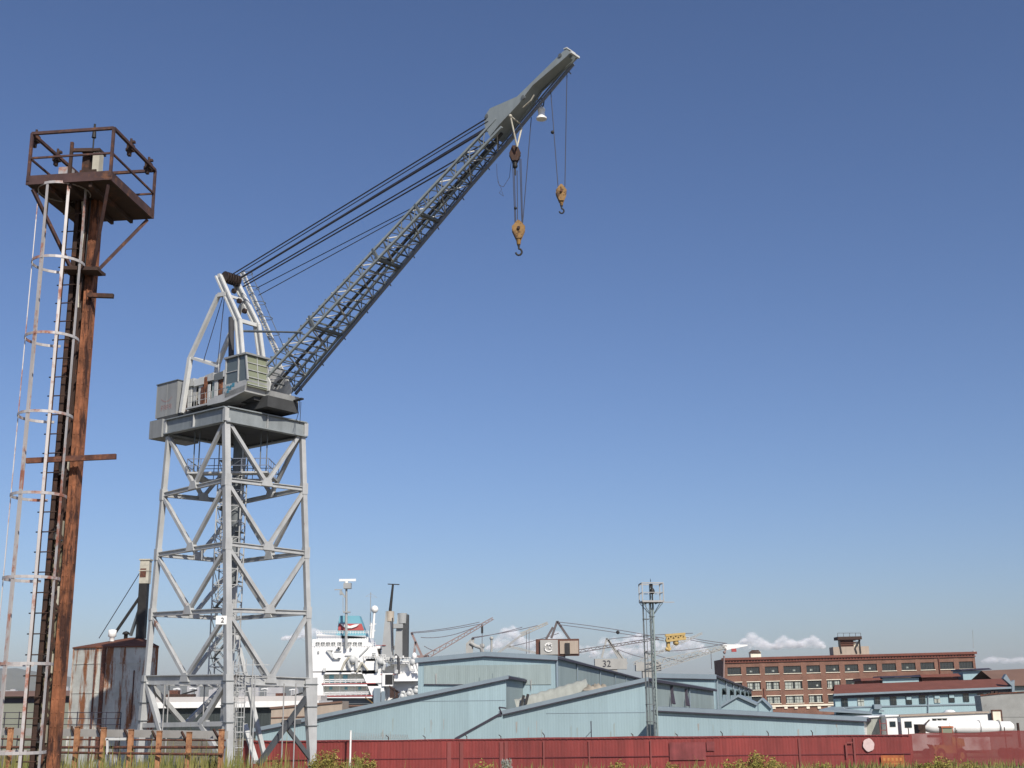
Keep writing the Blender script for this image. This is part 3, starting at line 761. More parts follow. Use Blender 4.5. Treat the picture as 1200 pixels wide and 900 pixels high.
# operator's cab
ca0, ca1, cs0, cs1 = 2.3, 4.75, 3.1, .95
cabb = MB(); cabb.prism([U(ca0, cs0, 1.0), U(ca1 - .1, cs0, 1.25), U(ca1 + .25, cs0, 2.1), U(ca0, cs0, 2.1)], -sv * (cs0 - cs1))
cabb.prism([U(.2, cs0, .75), U(ca0, cs0, 1.0 - .25), U(ca1 - .1, cs0, 1.2), U(ca1, cs0, 1.7), U(.2, cs0, 1.2)], -sv * (cs0 - cs1 + .6))
cab = cabb.build('operator_cab', 'crane', crane)
b = MB()
zc0, zc1 = 2.1, 4.15
for a_, s_ in ((ca0, cs0), (ca1 + .25, cs0), (ca1 + .25, cs1), (ca0, cs1)):
    b.bar(U(a_, s_, zc0), U(a_ + (-.35 if a_ > ca0 else 0), s_, zc1), .12, .12, dv)
b.bar(U(ca0 + 1.55, cs0, zc0), U(ca0 + 1.5, cs0, zc1), .10, .10, dv)
b.bar(U(ca0, cs0, 3.05), U(ca0 + 1.55, cs0, 3.05), .06, .06)
b.pieces('cab_frame', 'crane', cab)
b = MB(); b.prism([U(ca0 - .15, cs0 + .15, zc1 + .02), U(ca1 + .1, cs0 + .15, zc1 + .02), U(ca1 + .1, cs1 - .15, zc1 + .02), U(ca0 - .15, cs1 - .15, zc1 + .02)], V((0, 0, .14))); b.build('cab_roof', 'crane_house', cab)
b = MB(); b.add([U(ca0, cs0 - .03, zc0), U(ca1 + .25, cs0 - .03, zc0), U(ca1 - .1, cs0 - .03, zc1), U(ca0, cs0 - .03, zc1)], [(0, 1, 2, 3)]); b.build('side_window', 'glass_side', cab)
b = MB(); b.add([U(ca1 + .24, cs0, zc0 - .5), U(ca1 + .24, cs1, zc0 - .5), U(ca1 - .11, cs1, zc1), U(ca1 - .11, cs0, zc1)], [(0, 1, 2, 3)]); fwin = b.build('front_window', 'glass_g', cab)
b = MB()
for z_ in (1.75, 2.35, 2.95, 3.55):
    t = (z_ - zc0) / (zc1 - zc0); a_ = ca1 + .27 - .35 * max(0, t)
    b.bar(U(a_, cs0, z_), U(a_, cs1, z_), .05, .06)
b.bar(U(ca1 + .27, (cs0 + cs1) / 2, zc0 - .4), U(ca1 - .06, (cs0 + cs1) / 2, zc1), .05, .05, dv)
b.pieces('window_bar', 'crane', fwin)
b = MB()
for i in range(7): b.box(U(ca0 + .25 + rnd(0, .75), cs0 + .008, 1.45 + rnd(0, .5)), (rnd(.15, .4), .012, rnd(.15, .4)), AX)
b.build('paint_smear', 'blue_graf', cab)

# A-frame
apx = Pplane(256, 323, U(0, 1.25, 0), sv); apx2 = apx - sv * 1.75
ft = U(2.0, 1.25, 3.2); kn = Pplane(279, 375, U(0, 1.25, 0), sv)
for e0_, e1_, e2_ in ((0, 0, 0), (1.75, 2.0, 2.3)):
    b = MB(); o0, o1, o2 = -sv * e0_, -sv * e1_, -sv * e2_
    for dd in (-.27, .27):
        b.bar(apx + o0 + dv * dd, kn + o1 + dv * dd, .30, .14, dv); b.bar(kn + o1 + dv * dd, ft + o2 + dv * (dd + .1), .30, .14, dv)
    b.bar(apx + o0, kn + o1, .08, .45, dv); b.bar(kn + o1, ft + o2 + dv * .1, .08, .45, dv)
    b.build('a_frame_leg', 'crane_white', crane)
b = MB(); b.bar(apx, apx2, .3, .35); q = lerp(apx, kn, .45); b.bar(q, q - sv * 1.85, .2, .2); q = kn; b.bar(q, q - sv * 2.0, .25, .3); b.pieces('a_frame_tie', 'crane_white', crane)
b = MB()
for i in range(6):
    q = apx - sv * (.2 + i * .27) + dv * .6 - V((0, 0, .2)); b.tube(q - sv * .05, q + sv * .05, .5, 14)
for i in range(3):
    q = lerp(apx, kn, .3 + .22 * i) - sv * (.9 + .1 * i) + dv * .15; b.tube(q - sv * .12, q + sv * .12, .22, 10)
b.pieces('sheave', 'sheave_dark', crane)
# rear struts
bend = Pplane(223, 419, U(0, 1.5, 0), sv); foot = Pplane(213, 484, U(0, 1.9, 0), sv); topj = Pplane(256, 346, U(0, 1.3, 0), sv)
for o_ in (V((0, 0, 0)), -sv * 2.9):
    b = MB(); b.bar(foot + o_, bend + o_, .36, .36, dv); b.bar(bend + o_, topj + o_ * .9, .32, .3, dv); b.build('rear_strut', 'crane_white', crane)
b = MB(); b.bar(topj, lerp(apx, kn, .42), .3, .34); b.build('strut_bracket', 'crane_white', crane)
b = MB(); hz = Pplane(254, 429, U(0, 1.5, 0), sv); b.bar(bend, bend - sv * 2.9, .22, .22); b.bar(bend, hz, .2, .2); b.pieces('strut_tie', 'crane_white', crane)
# pole in the machinery bay, caged ladder up the far A-frame leg
q = Pplane(271, 372, U(0, -.2, 0), sv); q2 = Pplane(271, 425, U(0, -.2, 0), sv); MB().tube(q2, q, .24, 10).build('vent_pole', 'navy', crane)
l0 = Pplane(284, 320, U(0, -1.6, 0), sv); l1 = Pplane(325, 414, U(0, -1.6, 0), sv)
b = MB(); ld = (l1 - l0).normalized()
for o_ in (-.22, .22): b.bar(l0 + dv * o_, l1 + dv * o_, .13, .10)
n_ = 34
for i in range(n_): q = lerp(l0, l1, i / n_); b.bar(q - dv * .24, q + dv * .24, .09, .08)
lad = b.build('access_ladder', 'crane_white', crane)
b = MB()
for i in range(6):
    q = lerp(l0, l1, .02 + i * .19); px_ = V((0, 0, 1)).cross(ld).normalized()
    nn = 12; pts = [q + dv * (.5 + .5 * cos(t)) * 1.0 + sv * .5 * sin(t) for t in [2 * pi * k / nn for k in range(nn + 1)]]
    b.path(pts, .03, 5)
b.bar(l0 + dv * 1.0, l1 + dv * 1.0, .04, .04); b.bar(l0 + dv * .5 + sv * .5, l1 + dv * .5 + sv * .5, .04, .04)
b.build('ladder_cage', 'crane_dark', lad)
# stay ropes inside the A-frame
b = MB(); b.tube(apx - V((0, 0, .9)) - sv * .8, Pplane(238, 425, U(0, .5, 0), sv), .035, 5); b.tube(apx - V((0, 0, 1.3)) - sv * .3 + dv * .6, Pplane(255, 427, U(0, .9, 0), sv), .035, 5)
b.build('hoist_rope', 'rope', crane)

# ------------------------------------------------------------------ boom
B0 = U(4.0, -.55, 0); B0.z = P(334, 456, B0.y).z
pl = B0
tip = Pplane(668, 74, B0, sv)
bd = (tip - B0); LB = bd.length; bd.normalize()
bn = sv.cross(bd).normalized()
if bn.z < 0: bn = -bn
def BP(t, s, n): return B0 + bd * t + sv * s + bn * n
head_b = Pplane(590, 158, B0, sv); TB = (head_b - B0).dot(bd)
def bw(t): return lerp(1.62, .80, t / TB)
def bh(t): return lerp(1.25, .95, t / TB)
lac = MB(); dia = MB(); nb = 18
for i in range(nb):
    t0 = .6 + (TB - .6) * i / nb; t1 = .6 + (TB - .6) * (i + 1) / nb
    w0, w1, h0, h1 = bw(t0), bw(t1), bh(t0), bh(t1); sg_ = 1 if i % 2 else -1
    for n0, n1 in ((0, 0), (h0, h1)):
        dia.bar(BP(t0, -sg_ * w0, n0), BP(t1, sg_ * w1, n1), .08, .08)
        lac.bar(BP(t0, w0, n0), BP(t0, -w0, n0), .09, .09)
    tm = (t0 + t1) / 2; lac.bar(BP(tm, bw(tm), 0), BP(tm, -bw(tm), 0), .07, .07)
    for s_ in (1, -1):
        lac.bar(BP(t0, s_ * w0, h0), BP(t0, s_ * w0, 0), .08, .08)
        lac.bar(BP(t0, s_ * w0, 0), BP(tm, s_ * bw(tm), bh(tm)), .07, .07); lac.bar(BP(tm, s_ * bw(tm), bh(tm)), BP(t1, s_ * w1, 0), .07, .07)
boom = lac.build('boom', 'lattice', crane)
dia.build('diagonal_lacing', 'crane', boom)
for s_ in (1, -1):
    for lvl in (0, 1):
        b = MB(); a = BP(0, s_ * bw(0), lvl * bh(0) + (0 if lvl == 0 else -.35)); c_ = BP(TB + .5, s_ * bw(TB), lvl * bh(TB))
        b.bar(a, c_, .17, .17, bn); b.build('boom_chord', 'boom', boom)
b = MB()
for t in (LB * .2, LB * .42, LB * .56): 
    w_ = bw(t); b.bar(BP(t, w_, 0), BP(t, -w_, 0), .35, .2); b.bar(BP(t, w_, 0), BP(t, w_, bh(t)), .2, .2)
b.pieces('boom_diaphragm', 'lattice', boom)
b = MB(); b.bar(BP(.2, .1, .12), BP(TB, .0, .35), .20, .16); b.build('rope_trunk', 'shade_dark', boom)
# round ladder pipe along the far lower edge
b = MB(); 
for off, r_ in ((-.42, .13), (-.12, .06)): b.tube(BP(.3, -bw(0) - .2, off + .1), BP(LB + .1, -.30, off + .42), r_, 8)
for i in range(12):
    t = 1 + (LB - 1.5) * i / 11; b.bar(BP(t, lerp(-bw(0) - .2, -.3, t / LB), .1 + .3 * t / LB), BP(t, lerp(-bw(0) - .2, -.3, t / LB) - .05, -.6 + .22 * t / LB), .09, .08)
b.build('rope_guide_pipe', 'pipe_blue', boom)
# boom head: plated nose
nearS = .85
hp = [(567.5, 137), (574, 127), (606, 113), (663, 57), (668.5, 61), (664, 66), (624, 100), (607.5, 122), (584, 147), (574, 160), (568, 148)]
pts = [Pplane(x, y, BP(0, nearS, 0), sv) for x, y in hp]
wd_ = [1.45, 1.45, 1.3, .85, .85, .85, 1.1, 1.25, 1.4, 1.45, 1.45]     # width of the nose, narrowing to the tip
def head_wall(inset0, inset1):
    b = MB(); n_ = len(pts); a_ = [q - sv * (inset0 if inset0 is not None else wd_[k] + inset1) for k, q in enumerate(pts)]; c_ = [q - sv * .10 for q in a_]
    return b.add(a_ + c_, [tuple(range(n_ - 1, -1, -1)), tuple(range(n_, 2 * n_))] + [(k, (k + 1) % n_, n_ + (k + 1) % n_, n_ + k) for k in range(n_)])
head_wall(0, 0).build('boom_head', 'boom', boom); head_wall(None, 0).build('boom_head', 'boom', boom)
b = MB()
for i in (0, 1, 2): b.add([pts[i] - sv * .09, pts[i + 1] - sv * .09, pts[i + 1] - sv * (wd_[i + 1] + .02), pts[i] - sv * (wd_[i] + .02)], [(0, 1, 2, 3)])
for i in (5, 6, 7, 8): b.add([pts[i] - sv * .09 + bn * .15, pts[i + 1] - sv * .09 + bn * .15, pts[i + 1] - sv * (wd_[i + 1] + .02) + bn * .15, pts[i] - sv * (wd_[i] + .02) + bn * .15], [(3, 2, 1, 0)])
b.build('head_plate', 'boom', boom)
b = MB(); b.bar(pts[3] + bn * .03 + sv * .05, pts[3] - sv * 1.0 + bn * .03, .28, .07); b.bar(pts[4], pts[4] - sv * 1.0, .16, .14); b.build('head_cap', 'crane_white', boom)
b = MB()
for x, y in ((570.5, 136), (613, 114), (656.5, 65)):
    q = Pplane(x, y, BP(0, nearS, 0), sv); b.tube(q - sv * .1, q + sv * .05, .15, 12)
b.pieces('pin_boss', 'crane_dark', boom)
b = MB()
for x, y in ((650, 82), (661, 71)):
    q = Pplane(x, y, BP(0, 0, 0), sv); b.tube(q - sv * .2, q + sv * .2, .26, 14)
b.pieces('head_sheave', 'black', boom)
b = MB()
qa = Pplane(598, 136, BP(0, .9, 0), sv); qb = Pplane(606, 172, BP(0, .2, 0), sv); qc = Pplane(612, 147, BP(0, -.7, 0), sv)
b.tube(qa, qb, .07, 6); b.tube(qa, qc, .06, 6); b.tube(qc, qb, .07, 6); b.ball(qa, .14, 8)
qd = Pplane(613, 126, BP(0, .4, 0), sv); b.path([qd, Pplane(622, 118, BP(0, .4, 0), sv), Pplane(626, 111, BP(0, .4, 0), sv)], .06)
b.build('block_bracket', 'pale_post', boom)
# boom foot side plate and luffing bumper
b = MB(); 
for s_ in (-1.2, 1.0): b.prism([U(2.2, s_, 1.4), U(5.2, s_, 1.55), U(5.3, s_, 2.2), U(3.9, s_, 4.4), U(2.6, s_, 4.2)], sv * .12)
b.pieces('boom_foot_bracket', 'crane_white', crane)
b = MB(); q = U(4.0, .94 + .2, 2.6); b.tube(q, q + sv * .05, .22, 12); b.build('foot_pin', 'black', crane)
b = MB()
for s_ in (1.0, -1.3):
    a = Pplane(284, 388, U(0, s_, 0), sv); c_ = Pplane(354, 389.5, U(0, s_, 0), sv); b.tube(a, lerp(a, c_, .5), .10, 8); b.tube(lerp(a, c_, .45), c_, .075, 8)
b.build('boom_stop', 'crane_dark', crane)
b = MB()
for s_, (px, py) in ((-1.9, (352, 470)), (-1.9, (350, 480))): pass
qq = U(5.2, -1.6, 1.2); b.bar(qq, qq + dv * .9 + V((0, 0, .05)), .3, .12); b.path([qq + dv * .6, qq + dv * .55 - zv * .9, qq + dv * .3 - zv * 1.6, qq + dv * .7 - zv * 2.0, qq + dv * .75 - zv * .2], .025, 5)
b.build('loose_cable', 'black', crane)
# pendant ropes from the A-frame to the head
hn = Pplane(570, 139, BP(0, .85, 0), sv); hn2 = Pplane(571, 151, BP(0, .7, 0), sv)
def rope(a, b_, r_, name='pendant_rope', sag=.0, n_=8):
    m_ = MB(); pts_ = [lerp(a, b_, i / n_) - V((0, 0, 4 * sag * (i / n_) * (1 - i / n_))) for i in range(n_ + 1)]
    m_.path(pts_, r_, 6); return m_.build(name, 'rope', crane)
sh = apx + dv * 1.0
rope(Pplane(273, 321, U(0, 1.0, 0), sv), hn, .055); rope(Pplane(276, 323, U(0, .8, 0), sv), hn - bn * .3, .04)
rope(Pplane(283, 325, U(0, .6, 0), sv), hn2, .085); rope(Pplane(284, 324, U(0, .3, 0), sv), hn2 + bn * .15, .05)
hf = BP(TB - .5, -.7, 1.1)
rope(Pplane(286, 332, U(0, -.9, 0), sv), hf, .055); rope(Pplane(285, 336, U(0, -1.0, 0), sv), hf - bn * .35, .06)
rope(Pplane(300, 338, U(0, -.6, 0), sv), BP(TB - 5.5, -.7, .9), .035); rope(Pplane(303, 346, U(0, -.3, 0), sv), BP(TB - 6.2, -.5, .9), .035)

# ------------------------------------------------------------------ hook blocks, lamp
def hook(b, c, r, th):
    """open hook of bent round bar below c"""
    pts_ = [c, c - zv * r * .7]
    for i in range(10):
        t = math.radians(100 - i * 30); pts_.append(c + V((r * .75 * cos(t), 0, -r * 1.6 + r * .85 * sin(t))))
    b.path(pts_, th, 7)

def hook_block(px, py0, py1, pyh, Yp, wpx, label):
    q0 = P(px, py0, Yp); q1 = P(px, py1, Yp); q2 = P(px, pyh, Yp); w_ = wpx / F * (q0 - EYE).length
    h_ = q0.z - q1.z
    root = thing('hook_block', label, 'hook block', (q1.x, q1.y, q2.z), 'hook blocks hanging from the boom')
    for sy in (-1, 1):
        b = MB(); x = w_ / 2
        b.prism([V((q0.x - x * .15, Yp + sy * .22, q0.z)), V((q0.x - x, Yp + sy * .22, q0.z - h_ * .35)), V((q0.x - x * .95, Yp + sy * .22, q0.z - h_ * .55)), V((q0.x - x * .4, Yp + sy * .22, q1.z)),
                 V((q0.x + x * .4, Yp + sy * .22, q1.z)), V((q0.x + x * .95, Yp + sy * .22, q0.z - h_ * .55)), V((q0.x + x, Yp + sy * .22, q0.z - h_ * .35)), V((q0.x + x * .15, Yp + sy * .22, q0.z))], V((0, .06, 0)))
        b.build('cheek_plate', 'yellow', root)
    b = MB(); c_ = V((q0.x, Yp, q0.z - h_ * .45)); b.tube(c_ - V((0, .15, 0)), c_ + V((0, .15, 0)), w_ * .42, 16); b.tube(c_ - V((0, .34, 0)), c_ + V((0, .34, 0)), w_ * .12, 10); b.build('sheave', 'rust_dark', root)
    z_ = q1.z; hh = (q1.z - q2.z)
    b = MB(); b.tube(V((q0.x, Yp, z_ + .05)), V((q0.x, Yp, z_ - hh * .35)), w_ * .2, 10, w_ * .14); b.build('swivel', 'yellow', root)
    b = MB(); b.tube(V((q0.x, Yp, z_ - hh * .3)), V((q0.x, Yp, z_ - hh * .45)), w_ * .1, 8); hook(b, V((q0.x, Yp, z_ - hh * .42)), hh * .24, w_ * .075); b.build('hook', 'black', root)
    return q0
Yb = BP(TB + .6, 0, 0).y; Yt = tip.y + .4
qm = hook_block(607.5, 259, 280, 299, Yb, 15.5, 'ochre double hook block with a thick black hook hanging lower under the boom')
qs = hook_block(657.5, 217, 236, 250, Yt, 12.5, 'smaller ochre hook block hanging on two thin ropes from the boom tip')
# upper fixed block
ub = thing('upper_block', 'dark rusty pulley block slung under the boom head above the lower hook', 'pulley block', P(604, 205, Yb))
b = MB(); q = P(603.5, 181, Yb); 
for dy_ in (-.25, .2): b.prism([q + V((-.42, dy_, 0)), q + V((-.2, dy_, -.55)), q + V((.2, dy_, -.55)), q + V((.42, dy_, 0)), q + V((.18, dy_, .6)), q + V((-.18, dy_, .6))], V((0, .06, 0)))
b.build('cheek_plate', 'rust_dark', ub)
b = MB(); b.tube(q - V((0, .2, 0)), q + V((0, .2, 0)), .4, 14); b.build('sheave', 'black', ub)
b = MB(); b.tube(q - V((0, 0, .5)), q - V((0, 0, .8)), .16, 8); b.ball(q - V((0, 0, .9)), .19, 8); b.tube(q - V((0, 0, .9)), q - V((0, 0, 1.6)), .06, 6); b.build('shackle', 'black', ub)
for xa, ya, xb, yb in ((600.5, 184, 603.5, 262), (602.2, 184, 604.6, 262), (609, 184, 611.5, 262), (610.5, 186, 612.5, 262), (606, 200, 606.5, 262)):
    rope(P(xa, ya, Yb), P(xb, yb, Yb), .028, 'hoist_rope', 0, 2)
rope(BP(TB + 2.2, -.8, 0), P(612.5, 262, Yb), .028, 'hoist_rope', 0, 2)
rope(Pplane(645.5, 108, BP(0, -.3, 0), sv), P(654, 219, Yt), .028, 'hoist_rope', 0, 2)
rope(Pplane(664.5, 84, BP(0, -.3, 0), sv), P(662, 219, Yt), .028, 'hoist_rope', 0, 2)
b = MB(); b.ball(P(647.5, 155, Yt), .13, 8); b.ball(P(604, 244, Yb), .11, 8); b.pieces('rope_clamp', 'black', crane)
b = MB(); q = [P(x, y, Yb + .5) for x, y in ((582, 192), (582.5, 206), (585, 217), (590, 219), (597, 208), (599, 190))]; b.path(q, .018, 5)
b.path([P(x, y, Yb + .5) for x, y in ((583, 212), (588, 222), (585, 226), (590, 230), (588, 224))], .014, 5); b.build('loose_wire', 'rope', crane)
lp = P(634.5, 133, Pplane(637, 122, BP(0, -.9, 0), sv).y)
lamp = thing('floodlight', 'white bell shaped floodlight hanging under the boom nose', 'floodlight', lp - V((0, 0, .45)))
MB().lathe(lp - V((0, 0, .45)), [(.38, 0), (.38, .10), (.25, .25), (.22, .62), (.27, .65), (.27, .80), (.17, .95), (.08, 1.0)], 16).build('lamp_shade', 'sign_white', lamp)
b = MB(); b.tube(lp + V((-.12, 0, .6)), lp + V((.05, 0, 1.35)), .04, 6); b.tube(lp + V((.15, 0, .6)), lp + V((.25, 0, 1.35)), .04, 6); b.build('hanger', 'black', lamp)
#@@PART2
# ------------------------------------------------------------------ guard rail with rusty posts (near bank)
xs_ = [(-22, 853), (13, 853), (57, 852), (91, 852), (122, 853), (154, 855), (187, 857), (222, 858), (260, 855)]
def rail_Y(px): return lerp(50, 45, (px + 22) / 282)
rail = thing('bulkhead_rail', 'low guard rail of orange rusted posts with grey plank and rusty pipes by the weeds', 'guard rail', (P(120, 880, 47.5).x, 47.5, 2.9))
for px, py in xs_:
    q = P(px, py, rail_Y(px)); b = MB()
    b.ibeam(V((q.x, q.y, ground_z(q.x, q.y) - .3)), V((q.x, q.y, q.z)), .17, .17, V((0, 1, 0)), .03)
    b.box((q.x, q.y - .02, q.z + .005), (.19, .19, .02)); b.build('rail_post', 'pipe_orange', rail)
    MB().bar(V((q.x, q.y + .06, q.z - .48)), V((q.x - .42, q.y + .55, q.z + .0)), .07, .07).build('strut', 'rust_dark', rail)
for dy_, dz_, w_, h_, mt_ in ((.62, -.14, .10, .27, 'beam_grey'),):
    a = P(-30, 853, 50); c_ = P(262, 857, 45); MB().bar(a + V((0, dy_, dz_)), c_ + V((0, dy_, dz_)), w_, h_).build('plank', mt_, rail)
for y0, y1, dy_, r_ in ((876, 876, .16, .05), (880.5, 884, -.16, .045), (866, 868, .3, .03)):
    MB().tube(P(-30, y0, 50) + V((0, dy_, 0)), P(262, y1, 45) + V((0, dy_, 0)), r_, 8).build('pipe', 'rusty', rail)
b = MB(); b.bar(P(124, 866, 47), P(148, 866, 47), .08, .09); b.bar(P(126, 866, 47), P(126, 884, 47), .08, .08); b.build('bracket', 'crane_white', rail)
rf = MB(); q = P(86, 898, 40); rf.lathe(V((q.x, q.y, ground_z(q.x, q.y) - .1)), [(.16, 0), (.16, .62), (.2, .64), (.2, .72), (.13, .82), (.05, .9)], 12)
tag(rf.build('bollard', 'red_band'), 'short red bollard in the weeds at the foot of the rusty rail', 'bollard')

# ------------------------------------------------------------------ silo building
Ys = 125
def bottom(q, z=0): return V((q.x, q.y, z))
s0 = P(83, 757, Ys); s1 = P(109, 757, Ys - 1.5); s2 = P(141, 756, Ys - 1.8); s3 = P(189, 764, Ys + 1.5); 
ze = P(95, 758, Ys).z
s4 = P(184, 764, Ys + 7); s5 = P(92, 764, Ys + 7)
poly = [V((s0.x, Ys + 1.0, 0)), V((s1.x, Ys - .4, 0)), V((s2.x, Ys - .6, 0)), V((s3.x, Ys + .2, 0)), V((s4.x, Ys + 7, 0)), V((s5.x, Ys + 7.2, 0))]
silo = thing('silo_building', 'rust streaked pale metal bin building with low hipped roof beside the crane', 'silo', (s2.x, Ys + 3, 0))
MB().prism(poly, V((0, 0, ze))).build('wall', 'silo', silo)
ctr_ = V(((s0.x + s3.x) / 2, Ys + 3.4, ze + 1.05)); pk = V((s3.x - 2.6, Ys + 3.2, ze + 1.05)); pk0 = V((s1.x + 2.0, Ys + 3.2, ze + 1.0))
b = MB(); rim = [q + V((0, 0, ze)) + (q - V((ctr_.x, ctr_.y, 0))) * .035 for q in poly]; n_ = len(rim)
vs = rim + [q - V((0, 0, .12)) for q in rim] + [pk0, pk]
fs = [(0, 1, 12), (1, 2, 13, 12), (2, 3, 13), (3, 4, 13), (4, 5, 12, 13), (5, 0, 12)] + [((i + 1) % 6, i, 6 + i, 6 + (i + 1) % 6) for i in range(6)] + [(11, 10, 9, 8, 7, 6)]
b.add(vs, fs); b.build('roof', 'siloroof', silo)
b = MB()
for z_ in (.36, .62, .86):
    for p, q in zip(poly[:4], poly[1:5]): b.bar(p + V((0, -.02, ze * z_)), q + V((0, -.02, ze * z_)), .06, .10)
b.build('band', 'silo', silo)
b = MB()
b.bar(poly[1] + V((0, -.03, 0)), poly[1] + V((0, -.03, ze)), .16, .14)
q = lerp(poly[1], poly[2], .3); b.bar(q + V((0, -.1, 1.0)), q + V((0, -.1, ze - .1)), .35, .3)
q = lerp(poly[2], poly[3], .35); b.bar(q + V((0, -.05, ze * .4)), q + V((0, -.05, ze * .8)), .10, .10)
b.pieces('corner_post', 'rusty', silo)
b = MB()
for p in (poly[0], poly[2], poly[3]): b.bar(p + V((0, -.03, 0)), p + V((0, -.03, ze)), .14, .12)
b.pieces('corner_post', 'silo', silo)
b = MB(); q = P(131, 752, Ys + 2); b.lathe(V((q.x, q.y, ze + .6)), [(.25, 0), (.25, .4), (.42, .5), (.42, 1.1), (.3, 1.15)], 10); b.build('roof_vent', 'white2', silo)
b = MB(); q = P(147.5, 745, Ys + 3); b.lathe(V((q.x, q.y, ze + .8)), [(.2, 0), (.2, .5), (.4, .55), (.3, .75), (.05, .85)], 10); b.build('roof_vent', 'black', silo)
# elevator leg with stays
e0 = P(161, 757, Ys + 3); e1 = P(170, 656, Ys + 3)
el = thing('elevator_leg', 'dark rusty conveyor column with pale capped head standing above the bin roof', 'conveyor', (P(167, 757, Ys + 3).x, Ys + 3, ze + .9))
xx = P(168, 700, Ys + 3).x
MB().box((xx, Ys + 3, (ze + .9 + P(168, 683, Ys + 3).z) / 2), (.85, .8, P(168, 683, Ys + 3).z - ze - .9)).build('casing', 'black', el)
zh0 = P(168, 684, Ys + 3).z; zh1 = P(168, 657, Ys + 3).z
b = MB(); b.box((xx + .05, Ys + 3, (zh0 + zh1) / 2), (.95, .9, zh1 - zh0)); b.box((xx + .05, Ys + 3, zh1 + .06), (1.15, 1.1, .14)); b.box((xx + .02, Ys + 3, lerp(zh0, zh1, .55)), (1.06, 1.0, .10)); b.build('head', 'pale_post', el)
b = MB(); b.box((xx - .05, Ys + 2.55, lerp(zh0, zh1, .45)), (.6, .06, .9)); b.build('rust_plate', 'rusty', el)
MB().bar(P(130, 749, Ys + 3), P(165, 698, Ys + 3), .22, .25).build('stay', 'black', el)
MB().bar(P(153, 745, Ys + 3.5), P(166, 706, Ys + 3), .25, .25).build('stay', 'crane_dark', el)
MB().tube(P(116, 748, Ys + 3), P(164, 671, Ys + 3), .045, 6).build('stay_wire', 'rope', el)

# ------------------------------------------------------------------ red corrugated fence
YF = 114.0
def fence_x(px): return P(px, 866, YF).x
fz = P(600, 865, YF).z
fx0, fx1, fx2 = fence_x(284), fence_x(1066), fence_x(1420)
fence = thing('corrugated_fence', 'long red corrugated metal fence with weathered streaks across the yard', 'fence', ((fx0 + fx1) / 2, YF, 0))
b = MB(); x = fx0; vs = []; prof_ = [(0, 0), (.08, 0), (.12, .008), (.24, .008), (.28, 0)]
while x < fx1:
    for dx_, dy_ in prof_[:4]: vs.append((x + dx_, YF + dy_ + .03 * sin(x * .21)))
    x += .28
n_ = len(vs); zt_f = lambda x: fz + .035 * sin(x * .17) + .02 * sin(x * .71)
pan = [(x, y, .05) for x, y in vs] + [(x, y, zt_f(x)) for x, y in vs] + [(x, y + .02, .05) for x, y in vs] + [(x, y + .02, zt_f(x)) for x, y in vs]
fs = [(i, i + 1, n_ + i + 1, n_ + i) for i in range(n_ - 1)] + [(2 * n_ + i + 1, 2 * n_ + i, 3 * n_ + i, 3 * n_ + i + 1) for i in range(n_ - 1)] + [(n_ + i, n_ + i + 1, 3 * n_ + i + 1, 3 * n_ + i) for i in range(n_ - 1)]
b.add(pan, fs); b.build('sheet', 'fence', fence)
b = MB(); b.bar(V((fx0, YF - .06, fz - .10)), V((fx1, YF - .06, fz - .10)), .05, .06); b.bar(V((fx0, YF - .06, 1.2)), V((fx1, YF - .06, 1.2)), .05, .06); b.build('rail', 'fence_rail', fence)
b = MB(); x = fx0 + .2
while x < fx1: b.box((x, YF - .095, fz - .10), (.10, .015, .09)); x += .56
b.build('clip', 'fence_pale', fence)
for px, w_ in ((526.5, .35), (541, .3), (587.5, .34), (593, .3), (637, .14), (690, .13), (762, .12), (936, .18), (1000, .16)):
    x = fence_x(px); MB().box((x, YF - .11, fz / 2 - .1), (w_, .03, fz - .35)).build('patch_strip', 'fence_pale', fence)
for px, h_ in ((455, .35), (498, .3), (547, .35), (587, .3), (638, .45), (742, .3), (794, .25), (847, .4), (901, .4), (953, .4)):
    x = fence_x(px); b = MB(); b.bar(V((x, YF + .14, 0)), V((x, YF + .14, fz + h_ * .6)), .07, .07); b.bar(V((x, YF + .14, fz + h_ * .5)), V((x - .18, YF - .1, fz + h_)), .05, .05); b.build('fence_post', 'rust_dark', fence)
b = MB(); b.box((fence_x(805), YF - .115, 1.6), (3.2, .02, 1.5)); b.box((fence_x(832), YF - .125, 2.0), (.7, .02, .8)); b.build('repair_sheet', paint('dusty mauve sheet', (.19, .045, .045), .8, 0, .25, .8, fine=.3), fence)
# screened stretch at the right end
scr = thing('screen_fence', 'see-through red woven screen fence on posts at the right in front of the yellow loader', 'fence', ((fx1 + fx2) / 2, YF, 0))
b = MB(); ns = 60; vs = []
for j in range(2):
    for i in range(ns + 1):
        x = lerp(fx1 + .05, fx2, i / ns); vs.append((x, YF + .05 + .04 * sin(x * 1.3 + j), .05 if j == 0 else fz + lerp(0, .45, i / ns) + .05 * sin(x * .9)))
b.add(vs, [(i, i + 1, ns + 2 + i, ns + 1 + i) for i in range(ns)]); b.build('screen', 'screen', scr)
for px in (1066, 1121, 1179, 1240, 1300, 1360): 
    x = P(px, 866, YF).x; MB().tube(V((x, YF + .14, 0)), V((x, YF + .14, fz + .5)), .045, 8).build('fence_post', 'rust_dark', scr)
b = MB(); q = P(1018, 873, YF - .16); nn = 22
b.prism([q + V((0.5 * cos(2 * pi * i / nn) * (1 + .05 * sin(i * 2.3)), 0, 0.56 * sin(2 * pi * i / nn) * (1 + .06 * sin(i * 1.7)))) for i in range(nn)], V((0, .03, 0)))
tag(b.build('round_sign', paint('bleached pink white board', (.55, .42, .40), .7, 0, .15, 2)), 'round bleached white disc fixed to the red fence', 'sign')
